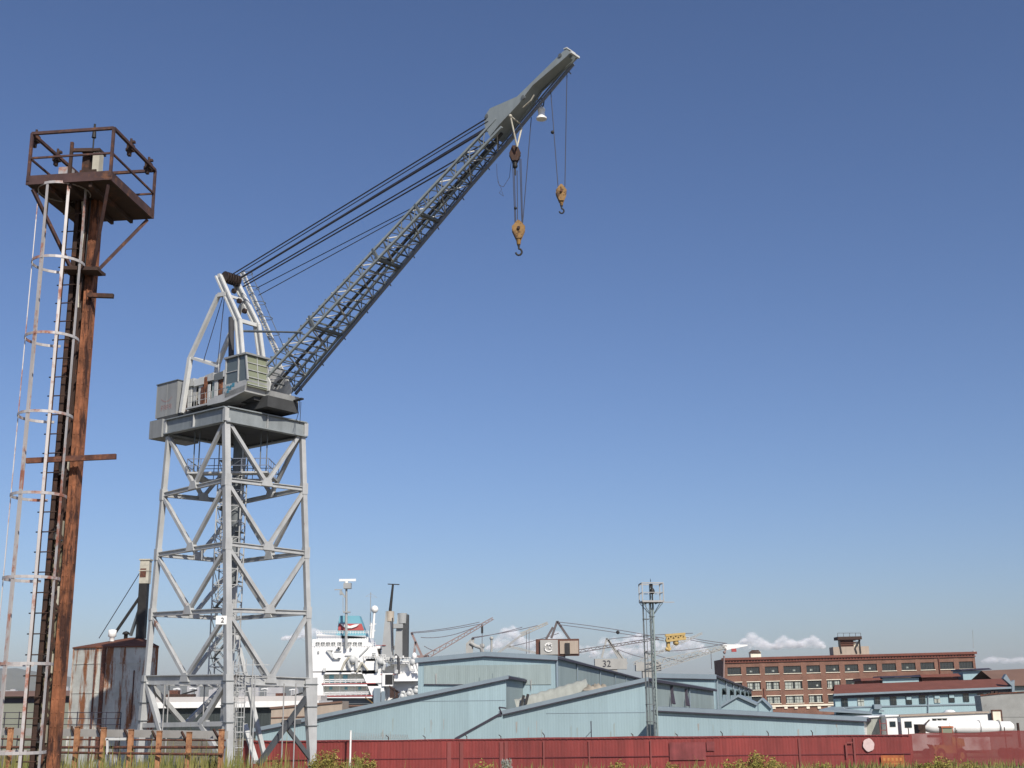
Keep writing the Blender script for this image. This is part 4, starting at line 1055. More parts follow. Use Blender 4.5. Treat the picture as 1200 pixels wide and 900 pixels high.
ys_ = thing('yellow_sign', 'faded orange notice board low on the red fence right of the white disc', 'sign', P(1046, 899, YF - .2))
q = P(1046, 892, YF - .2); MB().box(q, (2.0, .03, 1.0)).build('board', paint('faded orange board', (.34, .10, .03), .7, 0, .25, 1.5, fine=.3), ys_)
b = MB(); 
for i in range(5): b.box(q + V((-.72 + i * .36, -.025, .15)), (.2, .012, .26))
b.box(q + V((0, -.025, -.22)), (1.3, .012, .1)); b.build('lettering', paint('worn yellow letters', (.42, .18, .05), .7), ys_)
b = MB(); q0 = P(992.5, 888, YF - .2); b.box(q0 + V((0, 0, .6)), (.14, .05, 1.25)); b.box(q0 + V((.35, 0, 1.28)), (.5, .04, .12))
tag(b.build('marker_post', 'fence_pale'), 'thin pale painted post leaning against the red fence', 'post')
# white post and barbed coil, thin pole
wp = MB(); q = P(411, 857, YF - 1.2); wp.tube(V((q.x, q.y, 0)), V((q.x, q.y, q.z)), .085, 10); wp.tube(V((q.x, q.y, q.z)), V((q.x, q.y, q.z + .06)), .11, 10)
tag(wp.build('gate_post', 'white2'), 'white round post standing before the red fence at the barbed wire end', 'post')
b = MB(); pts_ = []
for i in range(420):
    t = i / 420; px = 411 + t * 68; q = P(px, 861 - 0 + 2 * t, YF + .2); a_ = t * 2 * pi * 34; r_ = .30 * (1 - .45 * t)
    pts_.append(V((q.x, YF + .2 + r_ * cos(a_), fz + .33 - .12 * t + r_ * sin(a_))))
b.path(pts_, .014, 4)
tag(b.build('razor_wire', 'post'), 'coil of barbed wire lying along the top of the red fence', 'barbed wire')
b = MB(); q = P(692.5, 845, YF + .6); b.tube(V((q.x, q.y, 0)), q, .045, 6); b.bar(V((q.x - .5, q.y, fz)), V((q.x, q.y, fz + .5)), .06, .05)
tag(b.build('pole', 'gutter'), 'thin dark pole rising just behind the red fence', 'pole')
for px, Yq, zz in ((264.5, 92, 2), (322.5, 108, 4)): pass

# ------------------------------------------------------------------ pale blue sheds
def shed(name, label, front, Yf, back_px, Yb_, wall='shed', sidewall=None, fas=.42, gut=True, over=.35, skip_last=False):
    """front: roofline pixels at depth Yf, left to right; body runs back to where the last eave corner shows at back_px, depth Yb_"""
    f = [P(x, y, Yf) for x, y in front]; e = P(back_px[0], back_px[1], Yb_)
    vec = V((e.x - f[-1].x, e.y - f[-1].y, 0)); dz = e.z - f[-1].z
    t = thing(name, label, 'shed', ((f[0].x + f[-1].x) / 2, Yf + 4, 0))
    bk = [q + vec + V((0, 0, dz)) for q in f]
    n_ = len(f)
    b = MB(); g0 = [V((q.x, q.y, -.02)) for q in f]
    b.add(f + g0, [tuple(range(n_ - 1, -1, -1)) + tuple(range(n_, 2 * n_))]); b.build('front_wall', wall, t)
    b = MB(); b.add([f[-1], bk[-1], bottom(bk[-1], -.02), bottom(f[-1], -.02), f[0], bk[0], bottom(bk[0], -.02), bottom(f[0], -.02)], [(3, 2, 1, 0), (4, 5, 6, 7)])
    b.add(bk + [bottom(q, -.02) for q in bk], [tuple(range(n_)) + tuple(range(2 * n_ - 1, n_ - 1, -1))]); b.build('side_wall', sidewall or wall, t)
    fo = [q - vec.normalized() * over for q in f]
    d0 = (f[1] - f[0]).normalized() * over; d1 = (f[-1] - f[-2]).normalized() * over
    fo[0] = fo[0] - d0; fo[-1] = fo[-1] + d1; bo_ = list(bk); bo_[0] = bo_[0] - d0; bo_[-1] = bo_[-1] + d1
    b = MB(); th = .18
    for i in range(n_ - 1):
        b.hexa([fo[i] + V((0, 0, .02)), fo[i + 1] + V((0, 0, .02)), bo_[i + 1] + V((0, 0, .02)), bo_[i] + V((0, 0, .02)), fo[i] + V((0, 0, th)), fo[i + 1] + V((0, 0, th)), bo_[i + 1] + V((0, 0, th)), bo_[i] + V((0, 0, th))])
    rf_ = b.build('roof', 'shed_roof', t)
    b = MB(); vn = vec.normalized() * .04
    for i in range(n_ - 1):
        a, c_ = fo[i] - vn, fo[i + 1] - vn
        b.hexa([a + V((0, 0, th + .03 - fas)), c_ + V((0, 0, th + .03 - fas)), c_ + vn + V((0, 0, th + .03 - fas)), a + vn + V((0, 0, th + .03 - fas)), a + V((0, 0, th + .03)), c_ + V((0, 0, th + .03)), c_ + vn + V((0, 0, th + .03)), a + vn + V((0, 0, th + .03))])
    b.build('fascia', 'shed_trim', rf_)
    b = MB()
    for i in range(n_ - 1):
        a, c_ = fo[i] - vn * 2, fo[i + 1] - vn * 2; b.bar(a + V((0, 0, th - fas - .04)), c_ + V((0, 0, th - fas - .02)), .10, .10)
    b.bar(fo[-1] + V((.1, 0, -.1)), bo_[-1] + V((.1, 0, -.1)), .22, .3)
    b.build('gutter', 'gutter', rf_)
    return t, f, bk, vec

sA, fA, bA, vA = shed('rear_shed', 'tall pale blue ribbed shed at the back with shallow ridge roof and grey panel', [(490, 773), (569, 765.5), (651, 770)], 172, (758, 797.5), 372, 'shed', 'shed2', .6)
b = MB(); a0, a1 = P(497, 781, 171.9), P(646, 803, 171.9); b.box(((a0.x + a1.x) / 2, 171.93, (a0.z + a1.z) / 2 + .1), (a1.x - a0.x, .06, a0.z - a1.z)); b.build('wall_panel', 'shed2', sA)
b = MB(); a0 = P(497, 802, 171.8); a1 = P(548, 802.5, 171.8); b.bar(a0, a1, .1, .12); b.build('ledge', 'gutter', sA)
def along(f, v, t, z0, z1): 
    q = f[-1] + v * t; return V((q.x + .14, q.y, z0)), V((q.x + .14, q.y, z1))
for t in (.0, .12, .30, .46, .60, .75, .9):
    a, c_ = along(fA, vA, t, 0, lerp(fA[-1].z, bA[-1].z, t)); MB().tube(a, c_, .12 if t else .2, 6).build('downpipe', 'shed_trim', sA)
for t in (.80, .86, .93):
    q = fA[-1] + vA * t; MB().box((q.x + .08, q.y, 6.9), (.1, 5, 3.2)).build('dark_opening', 'gutter', sA)
sB, fB, bB, vB = shed('lean_to_shed', 'pale blue shed with one long low sloping roof behind the crane end of the fence', [(300, 855), (366, 841.5), (593, 794)], 152, (649, 804), 226, 'shed', 'shed2', .42)
sC, fC, bC, vC = shed('front_shed', 'pale blue shed with rising roof edge nearest the light mast, middle of the yard', [(589, 835), (757, 796.5)], 141, (836, 809), 194, 'shed', 'shed2', .42)
# the low left part of the front shed with its sloping rail
b = MB(); q0, q1, q2 = P(533, 866, 140.7), P(588, 835.5, 140.7), P(600, 833, 140.7)
b.prism([bottom(q0), V((q0.x, q0.y, q0.z)), q1, bottom(q1)], V((0, .3, 0))); b.build('low_wall', 'shed', sC)
b = MB(); b.bar(q0 + V((0, -.1, 0)), q1 + V((0, -.1, 0)), .14, .22); b.bar(q1 + V((0, -.1, -.1)), q1 + V((-.3, -.1, .6)), .14, .16); b.bar(q1 + V((-.3, -.1, .6)), q1 + V((.5, -.1, .5)), .14, .16); b.build('rain_pipe', 'gutter', sC)
for px, py in ((786, 815), (803, 818)):
    q = Pplane(px, py, fC[-1], V((vC.y, -vC.x, 0)).normalized()); b = MB(); b.bar(q + V((.1, 0, -1.0)), q + V((.1, 0, 1.2)), .5, .2); b.bar(q + V((.1, -2.5, -1.0)), q + V((.1, -1, .2)), .3, .12); b.pieces('dark_opening', 'gutter', sC)
for t in (.55,):
    a, c_ = along(fC, vC, t, 0, lerp(fC[-1].z, bC[-1].z, t)); MB().tube(a, c_, .1, 6).build('downpipe', 'shed_trim', sC)
sD, fD, bD, vD = shed('long_shed', 'long pale blue shed with a row of downpipes running back towards the brick building', [(768, 790.5), (837, 792)], 200, (880, 808.5), 388, 'shed', 'shed', .7)
for i in range(7):
    t = .02 + i * .155
    a, c_ = along(fD, vD, t, 0, lerp(fD[-1].z, bD[-1].z, t) - .2); MB().tube(a, c_, .2, 6).build('downpipe', 'shed_trim', sD)
for i in range(6):
    t = .12 + i * .155; q = fD[-1] + vD * t; MB().box((q.x + .1, q.y, 7.3), (.12, 6.5, 1.1)).build('window', 'glass', sD)
sE, fE, bE, vE = shed('low_shed', 'low wide pale blue shed with a nearly level eave in front of the long shed', [(768, 830), (1012, 842.5)], 136, (1016, 842), 143, 'shed', 'white2', .42)
gb_grp = None
for (x0, y0), (xp, yp), (x1, y1), Yg, lab in (((845, 829), (865, 817), (887, 827), 165, 'small pale blue gable roof poking up behind the low shed, left one'), ((886, 827), (893, 820.5), (904, 831), 176, 'smaller pale blue gable roof right beside the left gable')):
    f = [P(x0, y0, Yg), P(xp, yp, Yg), P(x1, y1, Yg)]
    t = thing('gable_hut', lab, 'hut', (f[1].x, Yg + 4, 0))
    MB().prism([bottom(f[0]), f[0], f[1], f[2], bottom(f[2])], V((3, 14, 0))).build('wall', 'shed', t)
    b = MB()
    for i in (0, 1):
        o_ = V((-.08, -.4, .02)); e_ = V((3, 14.2, 0))
        b.hexa([f[i] + o_, f[i + 1] + o_, f[i + 1] + o_ + e_, f[i] + o_ + e_] + [q + V((0, 0, .3)) for q in (f[i] + o_, f[i + 1] + o_, f[i + 1] + o_ + e_, f[i] + o_ + e_)])
    b.build('roof', 'shed_trim', t)
def lap(t, px0, px1, py, Yq):
    a, c_ = P(px0, py, Yq), P(px1, py, Yq); MB().bar(V((a.x, Yq - .02, a.z)), V((c_.x, Yq - .02, a.z)), .03, .05).build('sheet_lap', 'shed_trim', t)
lap(sB, 470, 592, 822, 152); lap(sC, 640, 756, 836, 141)
RL = random.Random(21)
for t, x0, x1, y0, y1, Yq in ((sB, 420, 590, 842, 862, 152), (sC, 600, 752, 845, 862, 141), (sE, 775, 1008, 846, 860, 136), (sA, 500, 645, 785, 800, 171.8)):
    for i in range(9):
        x = RL.uniform(x0, x1); y = RL.uniform(y0, y1); a = P(x, y, Yq); h_ = RL.uniform(.3, 1.6); w_ = RL.uniform(.04, .22)
        b = MB(); b.prism([V((a.x, Yq - .012, a.z)), V((a.x + w_, Yq - .012, a.z + h_ * .1)), V((a.x + w_ * .8, Yq - .012, a.z - h_ * .8)), V((a.x + w_ * .3, Yq - .012, a.z - h_))], V((0, .01, 0))); b.build('stain', 'shed2' if i % 3 else 'tankgrey', t)
for px, py, Yq in ((568, 826, 151.9), (618, 842, 140.9), (704, 850, 140.9), (786, 843, 135.9), (905, 852, 135.9)):
    pass
# tarpaulin tunnel between the two sheds
ta = P(606, 829, 150); tb = P(690, 806, 150); ta.z -= .3; tb.z -= .2; td = (tb - ta).normalized(); tu = V((-td.z, 0, td.x)); r_ = 1.0
tun = thing('tarpaulin_shelter', 'pale rounded tarpaulin shelter lying between two blue sheds', 'shelter', ((ta.x + tb.x) / 2, 150.5, min(ta.z, tb.z)))
b = MB(); vs = []; N1, N2 = 16, 8
for i in range(N1 + 1):
    for j in range(N2 + 1):
        a_ = pi * j / N2; rr_ = r_ * (1 + .05 * cos(i * 2 * pi / 2)); vs.append(lerp(ta, tb, i / N1) + V((0, -cos(a_) * rr_ * .9, 0)) + tu * sin(a_) * rr_ * 1.25)
b.add(vs, [(i * (N2 + 1) + j, (i + 1) * (N2 + 1) + j, (i + 1) * (N2 + 1) + j + 1, i * (N2 + 1) + j + 1) for i in range(N1) for j in range(N2)], True)
b.add([vs[j] for j in range(N2 + 1)], [tuple(range(N2 + 1))]); b.add([vs[N1 * (N2 + 1) + j] for j in range(N2 + 1)], [tuple(range(N2, -1, -1))]); b.build('cover', 'tarp', tun)
b = MB()
for px in (611, 616): q0 = P(px, 829 - (px - 606) * .27, 148.7); b.bar(q0 + V((0, 0, .1)), q0 + V((.3, .1, 1.25)), .32, .08)
b.build('flap', 'black', tun)
b = MB(); q = P(700, 806, 149); 
nx_, ny_ = 16, 8
vs = [q + V((-1.7 + 3.2 * i / nx_, -.9 + 1.8 * j / ny_, -.3 + (.55 + .22 * sin(i * 1.3 + j) + .15 * sin(i * 2.9 - j * 1.7) + .1 * i / nx_) * math.sin(pi * j / ny_) ** .6 * math.sin(pi * (i + .4) / (nx_ + .8)) ** .5)) for i in range(nx_ + 1) for j in range(ny_ + 1)]
b.add(vs, [(i * (ny_ + 1) + j, (i + 1) * (ny_ + 1) + j, (i + 1) * (ny_ + 1) + j + 1, i * (ny_ + 1) + j + 1) for i in range(nx_) for j in range(ny_)], True)
tag(b.build('tarpaulin_heap', 'tarp_brown'), 'heaped brown tarpaulin at the upper end of the pale shelter', 'tarpaulin')

# ------------------------------------------------------------------ ship
YS = 330
ship = thing('ship', 'white ship with stacked decks, turquoise funnel and grey twin exhaust stacks behind the sheds', 'ship', (P(425, 820, YS).x, YS + 8, .3))
k_ = (P(1, 820, YS) - P(0, 820, YS)).length
def sbox(b, x0, y0, x1, y1, d0=0, dep=14):
    a, c_ = P(x0, y0, YS + d0), P(x1, y1, YS + d0)
    return b.box(((a.x + c_.x) / 2, YS + d0 + dep / 2, (a.z + c_.z) / 2), (abs(c_.x - a.x), dep, abs(a.z - c_.z)))
def spoly(b, pts, d0=0, dep=10): return b.prism([P(x, y, YS + d0) for x, y in pts], V((0, dep, 0)))
b = MB(); zb_ = .4; a, c_ = P(330, 826, YS), P(496, 826, YS)
b.hexa([V((a.x - 60, YS + 5, 0)), V((c_.x, YS + 2, 0)), V((c_.x, YS + 20, 0)), V((a.x - 60, YS + 24, 0)), V((a.x - 60, YS, a.z)), V((c_.x + 1, YS, a.z)), V((c_.x + 1, YS + 24, a.z)), V((a.x - 60, YS + 24, a.z))])
b.build('hull', 'navy', ship)
acc = MB()
# accommodation block: framed gallery openings cut between deck bands
spoly(acc, [(360, 757), (441, 757), (447, 788), (366, 788)], 0, 20)
sbox(acc, 360, 787, 378, 826, 0, 20); sbox(acc, 378, 786, 440, 789.5, 0, 20)
spoly(acc, [(378, 800.5), (442, 800.5), (444, 804), (378, 804)], 0, 6)
spoly(acc, [(366, 815), (440, 815), (446, 818), (366, 818)], 0, 20)
sbox(acc, 378, 787, 444, 826, 3.0, 16)
spoly(acc, [(440, 786), (470, 775), (492, 790), (492, 800), (447, 826), (436, 806)], 5, 12)
spoly(acc, [(424, 788), (448, 788), (452, 826), (440, 826)], 0, 4)
sup = acc.build('superstructure', 'white', ship)
b = MB()
for x0, y0, x1, y1 in ((377, 801, 440, 801.35), (366, 815.5, 440, 815.9), (446, 790, 464, 790.4), (440, 756, 452, 756.4)): sbox(b, x0, y0, x1, y1, -.15, .3)
b.pieces('red_edge', 'red_band', sup)
for x0, x1, y0, y1 in ((379, 397, 789.5, 800), (399, 415, 789.5, 800), (417, 430, 789.5, 800), (379, 397, 804.5, 814.5), (399, 415, 804.5, 814.5), (417, 428, 804.5, 814.5), (431, 438, 805, 814.5)):
    b = MB(); sbox(b, x0, y0, x1, y1, 2.8, .25); b.build('gallery', paint('inner deck wall', (.50, .51, .47), .7, 0, .15, .4), sup)
b = MB()
for y in (796, 798, 811, 813): sbox(b, 379, y, 432, y + .35, .3, .1)
for i in range(9): sbox(b, 380 + i * 6.2, 796, 380.4 + i * 6.2, 800.5, .3, .1); sbox(b, 380 + i * 6.2, 811, 380.4 + i * 6.2, 815, .3, .1)
b.build('deck_rail', 'white', sup)
b = MB(); sbox(b, 386, 791, 391, 800, 2.5, .3); sbox(b, 402, 791, 407, 800, 2.5, .3); sbox(b, 386, 805, 389, 808, 2.5, .3); sbox(b, 404, 805, 407, 808, 2.5, .3); sbox(b, 420, 805, 423, 808, 2.5, .3); sbox(b, 367, 804, 371, 810, -.1, .3); b.pieces('doorway', 'funnel_blue', sup)
b = MB(); sbox(b, 370, 818.5, 440, 826, 1.5, 1.0); b.build('dark_deck', 'crane_dark', sup)
# bridge
br = MB(); spoly(br, [(371, 743), (432, 747), (436, 758), (366, 758), (366, 749), (371, 749)], 1, 14); bri = br.build('bridge', 'white', ship)
for i in range(9):
    x = 370 + i * 6.1 + (1 if i > 3 else 0); b = MB(); sbox(b, x, 752.5, x + 4.4, 756, .8, .3); b.build('window', 'glass', bri)
b = MB()
for p, q in (((383, 762), (391, 772)), ((384, 762), (390, 762)), ((391, 772), (398, 772)), ((422, 768), (432, 758))): b.bar(P(*p, YS - .2), P(*q, YS - .2), .9, .3)
spoly(b, [(383, 762), (387, 762), (393, 772), (390, 772)], -.5, .4); b.build('bridge_wing', 'crane_white', bri)
# funnel
f = MB(); fu = [(398, 722), (421, 723), (430, 744), (395, 744)]
def taper(b, x0t, x1t, yt, x0b, x1b, yb, d0=2, dt=4.5, db=6):
    a, c_, e_, g_ = P(x0b, yb, YS + d0), P(x1b, yb, YS + d0), P(x0t, yt, YS + d0 + .6), P(x1t, yt, YS + d0 + .6)
    b.hexa([a, c_, c_ + V((0, db, 0)), a + V((0, db, 0)), e_, g_, g_ + V((0, dt, 0)), e_ + V((0, dt, 0))])
taper(f, 398, 421, 721.5, 394, 429, 745); fun = f.build('funnel', 'funnel_blue', ship)
b = MB(); taper(b, 397.2, 423.3, 729.5, 396, 426.6, 738.5, 1.85, 5.3, 5.6); b.build('funnel_band', 'red_band', fun)
b = MB(); wing = [(399, 731), (405, 732), (410, 733.6), (415, 732), (421, 731.2), (418, 734), (412, 736.2), (408, 736.2), (402, 734.6)]
spoly(b, wing, 1.55, .2); b.build('funnel_emblem', 'sign_white', fun)
b = MB(); sbox(b, 400, 745, 428, 748, 1, 8); b.build('funnel_base', 'white', fun)
# masts
b = MB(); b.tube(P(405.5, 760, YS - 1), P(406, 684, YS - 1), .42, 10, .26); mst = b.build('signal_mast', 'stack_grey', ship)
b = MB(); sbox(b, 397.5, 678.5, 417, 681, -1.4, .5); b.tube(P(406, 681, YS - 1), P(406, 684, YS - 1), .5, 8); b.build('radar', 'white2', mst)
b = MB(); sbox(b, 402.5, 683, 411, 689.5, -2, 2); sbox(b, 392, 690.3, 401, 691.4, -1.4, .4); b.bar(P(399, 692, YS - 1), P(404.5, 700, YS - 1), .4, .4); sbox(b, 398, 692, 400.5, 697, -1.4, .8); sbox(b, 402, 716.5, 410, 718, -1.6, 1.2); b.bar(P(402, 700, YS - 1), P(402, 717, YS - 1), .15, .15); b.build('mast_platform', 'stack_grey', mst)
b = MB(); b.tube(P(439, 715, YS), P(436.5, 748, YS), .28, 8, .4); b.tube(P(435, 730, YS), P(434, 748, YS), .2, 6); b.bar(P(433, 733, YS), P(441, 731, YS), .2, .2); b.bar(P(434, 741, YS), P(440, 739, YS), .3, .2); dm = b.build('antenna_post', 'white2', ship)
MB().ball(P(439, 714, YS), 1.0, 12).build('radome', 'white2', dm)
b = MB(); b.tube(P(434.5, 694, YS + 2), P(433.5, 745, YS + 2), .09, 5); b.bar(P(428.5, 699, YS + 2), P(434.5, 695.5, YS + 2), .06, .06); b.bar(P(442, 700, YS + 2), P(434.5, 695.5, YS + 2), .06, .06); b.bar(P(428.5, 699, YS + 2), P(442, 700, YS + 2), .05, .05); b.build('wire_antenna', 'post', ship)
b = MB(); taper(b, 452, 459.5, 716.5, 446, 459.5, 776, 0, 3, 4); s1_ = b.build('exhaust_stack', 'stack_grey', ship)
b = MB(); a, c_ = P(456.3, 716, YS), P(456, 728, YS); b.lathe(V((a.x, YS + 1.4, c_.z)), [(1.15, 0), (1.15, a.z - c_.z)], 14); b.build('stack_top', paint('scorched stack paint', (.42, .37, .30), .7, 0, .2, .4, rust=.3, rustcol=(.3, .16, .07)), s1_)
b = MB(); taper(b, 466, 471.5, 720, 461, 471.5, 772, 1, 3, 4); s2_ = b.build('exhaust_stack', 'stack_grey', ship)
b = MB(); a, c_ = P(470.5, 718, YS), P(470, 730, YS); b.lathe(V((a.x, YS + 2.4, c_.z)), [(1.3, 0), (1.3, a.z - c_.z)], 14); b.build('stack_top', 'stack_grey', s2_)
b = MB(); taper(b, 471.6, 478.5, 720, 471.6, 477.5, 771, 1.2, 3, 4); b.build('stack_dark_side', 'stack_dark', s2_)  # near black right flank of the second stack
b = MB(); sbox(b, 459, 731, 472, 736, .5, 2); b.build('stack_bridge', 'stack_grey', s2_)
b = MB(); b.tube(P(457.2, 716, YS + 1), P(460.5, 685, YS + 1), .42, 8, .28); b.bar(P(454.5, 684.5, YS + 1), P(468, 685, YS + 1), .5, .22); b.build('top_mast', 'black', ship)
b = MB(); b.tube(P(460.6, 760, YS - .6), P(460, 724, YS - .6), .18, 6); b.path([P(463, 767, YS - .6), P(467, 771, YS - .6), P(467, 790, YS - .6)], .35, 6); b.build('vent_pipe', 'navy', ship)
# boat deck, davits, cranes and clutter to the right
b = MB(); sbox(b, 426, 772, 452, 774.5, 0, 8); sbox(b, 440, 757, 470, 760, 2, 8); sbox(b, 462, 776, 490, 789, 3, 8); sbox(b, 455, 775, 480, 778, 1, 8); sbox(b, 448, 789, 460, 804, -.5, 3); sbox(b, 462, 789, 492, 798, .5, 4); b.build('boat_deck', 'white', ship)
b = MB(); sbox(b, 451.5, 790.5, 460, 802, -.62, .1); sbox(b, 441, 760, 446, 772, 1.9, .1); sbox(b, 446, 776, 449, 780, -.2, .1); b.pieces('hatch_opening', 'black', ship)
dvt = []
for (x, y, s_) in ((413, 775, 1), (446, 777, -1), (484, 778, 1)):
    b = MB(); r0_ = [P(x - s_ * 3, y + 8, YS - .6), P(x - s_ * 5, y + 2, YS - .8), P(x, y - 6, YS - .8), P(x + s_ * 4, y - 4, YS - .8), P(x + s_ * 5, y + 8, YS - .6)]
    b.path(r0_, .45, 7); b.ball(P(x, y - 2, YS - .7), 1.0, 8); b.build('davit', 'crane_white', ship)
b = MB(); b.path([P(487, 787, YS - 1), P(484, 775, YS - 1), P(485, 768, YS - 1), P(488, 774, YS - 1), P(491, 788, YS - 1)], .35, 7); b.ball(P(485.5, 769, YS - 1), .7, 8, (1, 1, 1.4)); b.build('ventilator', 'white', ship)
for i in range(3):
    b = MB(); q = P(470 + i * 8, 815 - i * 3, YS - 2); b.path([q + V((-.6, 0, -1.5)), q, q + V((.4, -.3, .9)), q + V((1.0, -.3, .6)), q + V((1.1, 0, -.9))], .4, 7); b.ball(q + V((.3, 0, -.2)), .8, 8); b.build('winch', 'crane_white', ship)
b = MB(); sbox(b, 438, 806.5, 445.5, 825, -1, 2); sbox(b, 447, 810, 451, 822, -.5, 2); b.build('locker', 'shed_trim', ship)
b = MB(); b.bar(P(428, 817, YS - 1), P(437, 824, YS - 1), .5, .2); b.build('gangway', 'yellow', ship)
b = MB(); sbox(b, 457, 806, 462, 818, -1, 1); sbox(b, 463, 809, 466, 818, -1.2, 1); b.bar(P(456, 804, YS - 1), P(468, 812, YS - 1), .4, .4); b.build('deck_gear', 'rust_dark', ship)

RS = random.Random(9)
for i in range(14):
    x = RS.uniform(372, 490); y = RS.choice((760, 771, 774, 789, 787)); w_ = RS.uniform(1.2, 3.5); h_ = RS.uniform(1.5, 4.5); b = MB(); sbox(b, x, y - h_, x + w_, y, -1.0, 1.0)
    b.build('deck_locker', RS.choice(('white', 'stack_grey', 'crane_white', 'crane')), ship)
for (x0, x1, y) in ((366, 440, 757), (440, 490, 774), (462, 491, 776), (426, 452, 771), (371, 432, 743)):
    b = MB(); n_ = int((x1 - x0) / 3)
    for i in range(n_ + 1): b.bar(P(lerp(x0, x1, i / n_), y, YS - .4), P(lerp(x0, x1, i / n_), y - 3.6, YS - .4), .10, .10)
    for k in (1.8, 3.6): b.bar(P(x0, y - k, YS - .4), P(x1, y - k, YS - .4), .10, .10)
    b.build('deck_railing', 'white2', ship)
for (x0, y0, x1, y1) in ((392, 763, 400, 764), (404, 768, 412, 769), (436, 765, 440, 772), (423, 777, 424.4, 787), (372, 763, 374, 766), (410, 774, 422, 775.2), (441, 800, 448, 801), (441, 815, 447, 816)):
    b = MB(); sbox(b, x0, y0, x1, y1, -.25, .3); b.build('hull_fitting', 'stack_grey', ship)
b = MB(); b.path([P(400, 786, YS - .8), P(404, 776, YS - .8), P(409, 770, YS - .8), P(414, 778, YS - .8)], .3, 6); b.path([P(418, 788, YS - .8), P(424, 776, YS - .8), P(431, 786, YS - .8)], .3, 6); b.build('cargo_gear', 'pale_post', ship)

# pier deck under the ship
b = MB(); a, c_ = P(366, 826.5, 262), P(452, 828, 262); zq = a.z
b.hexa([V((a.x - 9, 262, 0)), V((c_.x + 8, 262, 0)), V((c_.x + 8, 280, 0)), V((a.x - 9, 280, 0)), V((a.x - 9, 262, zq)), V((c_.x + 8, 262, zq - .3)), V((c_.x + 8, 280, zq - .3)), V((a.x - 9, 280, zq))])
pier = thing('pier_shed', 'long beige low pier shed under the white ship', 'shed', ((a.x + c_.x) / 2, 268, 0)); b.build('wall', 'beige', pier)
b = MB(); b.bar(V((a.x - 9.2, 261.8, zq - .9)), V((c_.x + 8.2, 261.8, zq - 1.2)), .3, .3); b.bar(V((a.x - 9.2, 261.8, zq)), V((c_.x + 8.2, 261.8, zq - .3)), .4, .25); b.build('coping', 'brownroof', pier)
# cream fascia building behind the crane legs
Yc = 232; a, c_ = P(150, 823.5, Yc), P(372, 826, Yc); zt1 = a.z
cb = thing('flat_roof_building', 'low dark walled building with bright white flat roof edge seen through the crane legs', 'building', ((a.x + c_.x) / 2, Yc + 6, 0))
b = MB(); b.box(((a.x + c_.x) / 2, Yc + 8, (zt1 - 1.1) / 2), (c_.x - a.x, 16, zt1 - 1.1)); b.build('wall', 'darkwall', cb)
b = MB(); b.box(((a.x + c_.x) / 2, Yc + 7.6, zt1 - .5), (c_.x - a.x + .8, 17.6, 1.05)); b.build('roof', 'white2', cb)
b = MB(); b.box(((a.x + c_.x) / 2, Yc + 11, zt1 + .5), (c_.x - a.x - 1, 8, .9)); b.build('roof_house', 'city', cb)
# beige wall right of it
a, c_ = P(318, 829, 205), P(372, 822, 205)
bw_ = thing('beige_building', 'beige wall with sloping roof line behind the right crane leg', 'building', ((a.x + c_.x) / 2 + 2, 209, 0))
MB().prism([bottom(a), a, c_ + V((4, 0, 0)), bottom(c_ + V((4, 0, 0)))], V((0, 8, 0))).build('wall', 'beige', bw_)
b = MB(); b.bar(a + V((-.2, -.1, -.1)), c_ + V((4, -.1, -.1)), .3, .3); b.bar(a + V((0, -.1, -1.6)), c_ + V((4, -.1, -2.2)), .12, .15); b.build('coping', 'brownroof', bw_)
# roof machines, tractors seen on the quay behind
def quay_machine(px, py, Yq, label):
    q = P(px, py, Yq); t = thing('quay_vehicle', label, 'machine', (q.x, q.y, q.z - .9))
    MB().box(q + V((0, 0, .1)), (5.2, 2, .9)).build('body', 'rust_dark', t)
    for dx_ in (-1.9, -.3, 1.7): MB().tube(q + V((dx_, -1.1, -.4)), q + V((dx_, -.8, -.4)), .5, 10).build('wheel', 'tyre', t)
    MB().box(q + V((-1.2, 0, .9)), (1.6, 1.8, .8)).build('cab', 'rusty', t)
    b = MB(); b.bar(q + V((.2, 0, .5)), q + V((3, 0, 1.3)), .3, .3); b.build('boom', 'black', t)
zt2 = zt1 + .95
def on_roof(px): return 240
quay_machine(212, 817, 243, 'rusty low machine parked on the flat roof level behind the left crane legs')
quay_machine(336, 820.5, 243, 'dark low machine parked behind the right crane leg over the white roof edge')
# left: brown roofed long building, block wall
Yl = 165; a, c_ = P(-60, 817, Yl), P(92, 815.5, Yl); zt3 = a.z
lb = thing('brown_roof_building', 'long low building with brown roof and grey block wall behind the rusty mast', 'building', ((a.x + c_.x) / 2, Yl + 6, 0))
b = MB(); b.box(((a.x + c_.x) / 2, Yl + 8, zt3 / 2), (c_.x - a.x, 16, zt3)); b.build('wall', 'block', lb)
b = MB(); rz = .75
b.hexa([V((a.x - 1, Yl - 1, zt3)), V((c_.x + 1, Yl - 1, zt3)), V((c_.x + 1, Yl + 17, zt3)), V((a.x - 1, Yl + 17, zt3)), V((a.x - 1, Yl + 6, zt3 + rz)), V((c_.x + 1, Yl + 6, zt3 + rz)), V((c_.x + 1, Yl + 9, zt3 + rz)), V((a.x - 1, Yl + 9, zt3 + rz))]); b.build('roof', 'brownroof', lb)
b = MB(); b.bar(V((a.x, Yl - .03, zt3 - .5)), V((c_.x, Yl - .03, zt3 - .5)), .05, .6); b.build('soffit', 'gutter', lb)
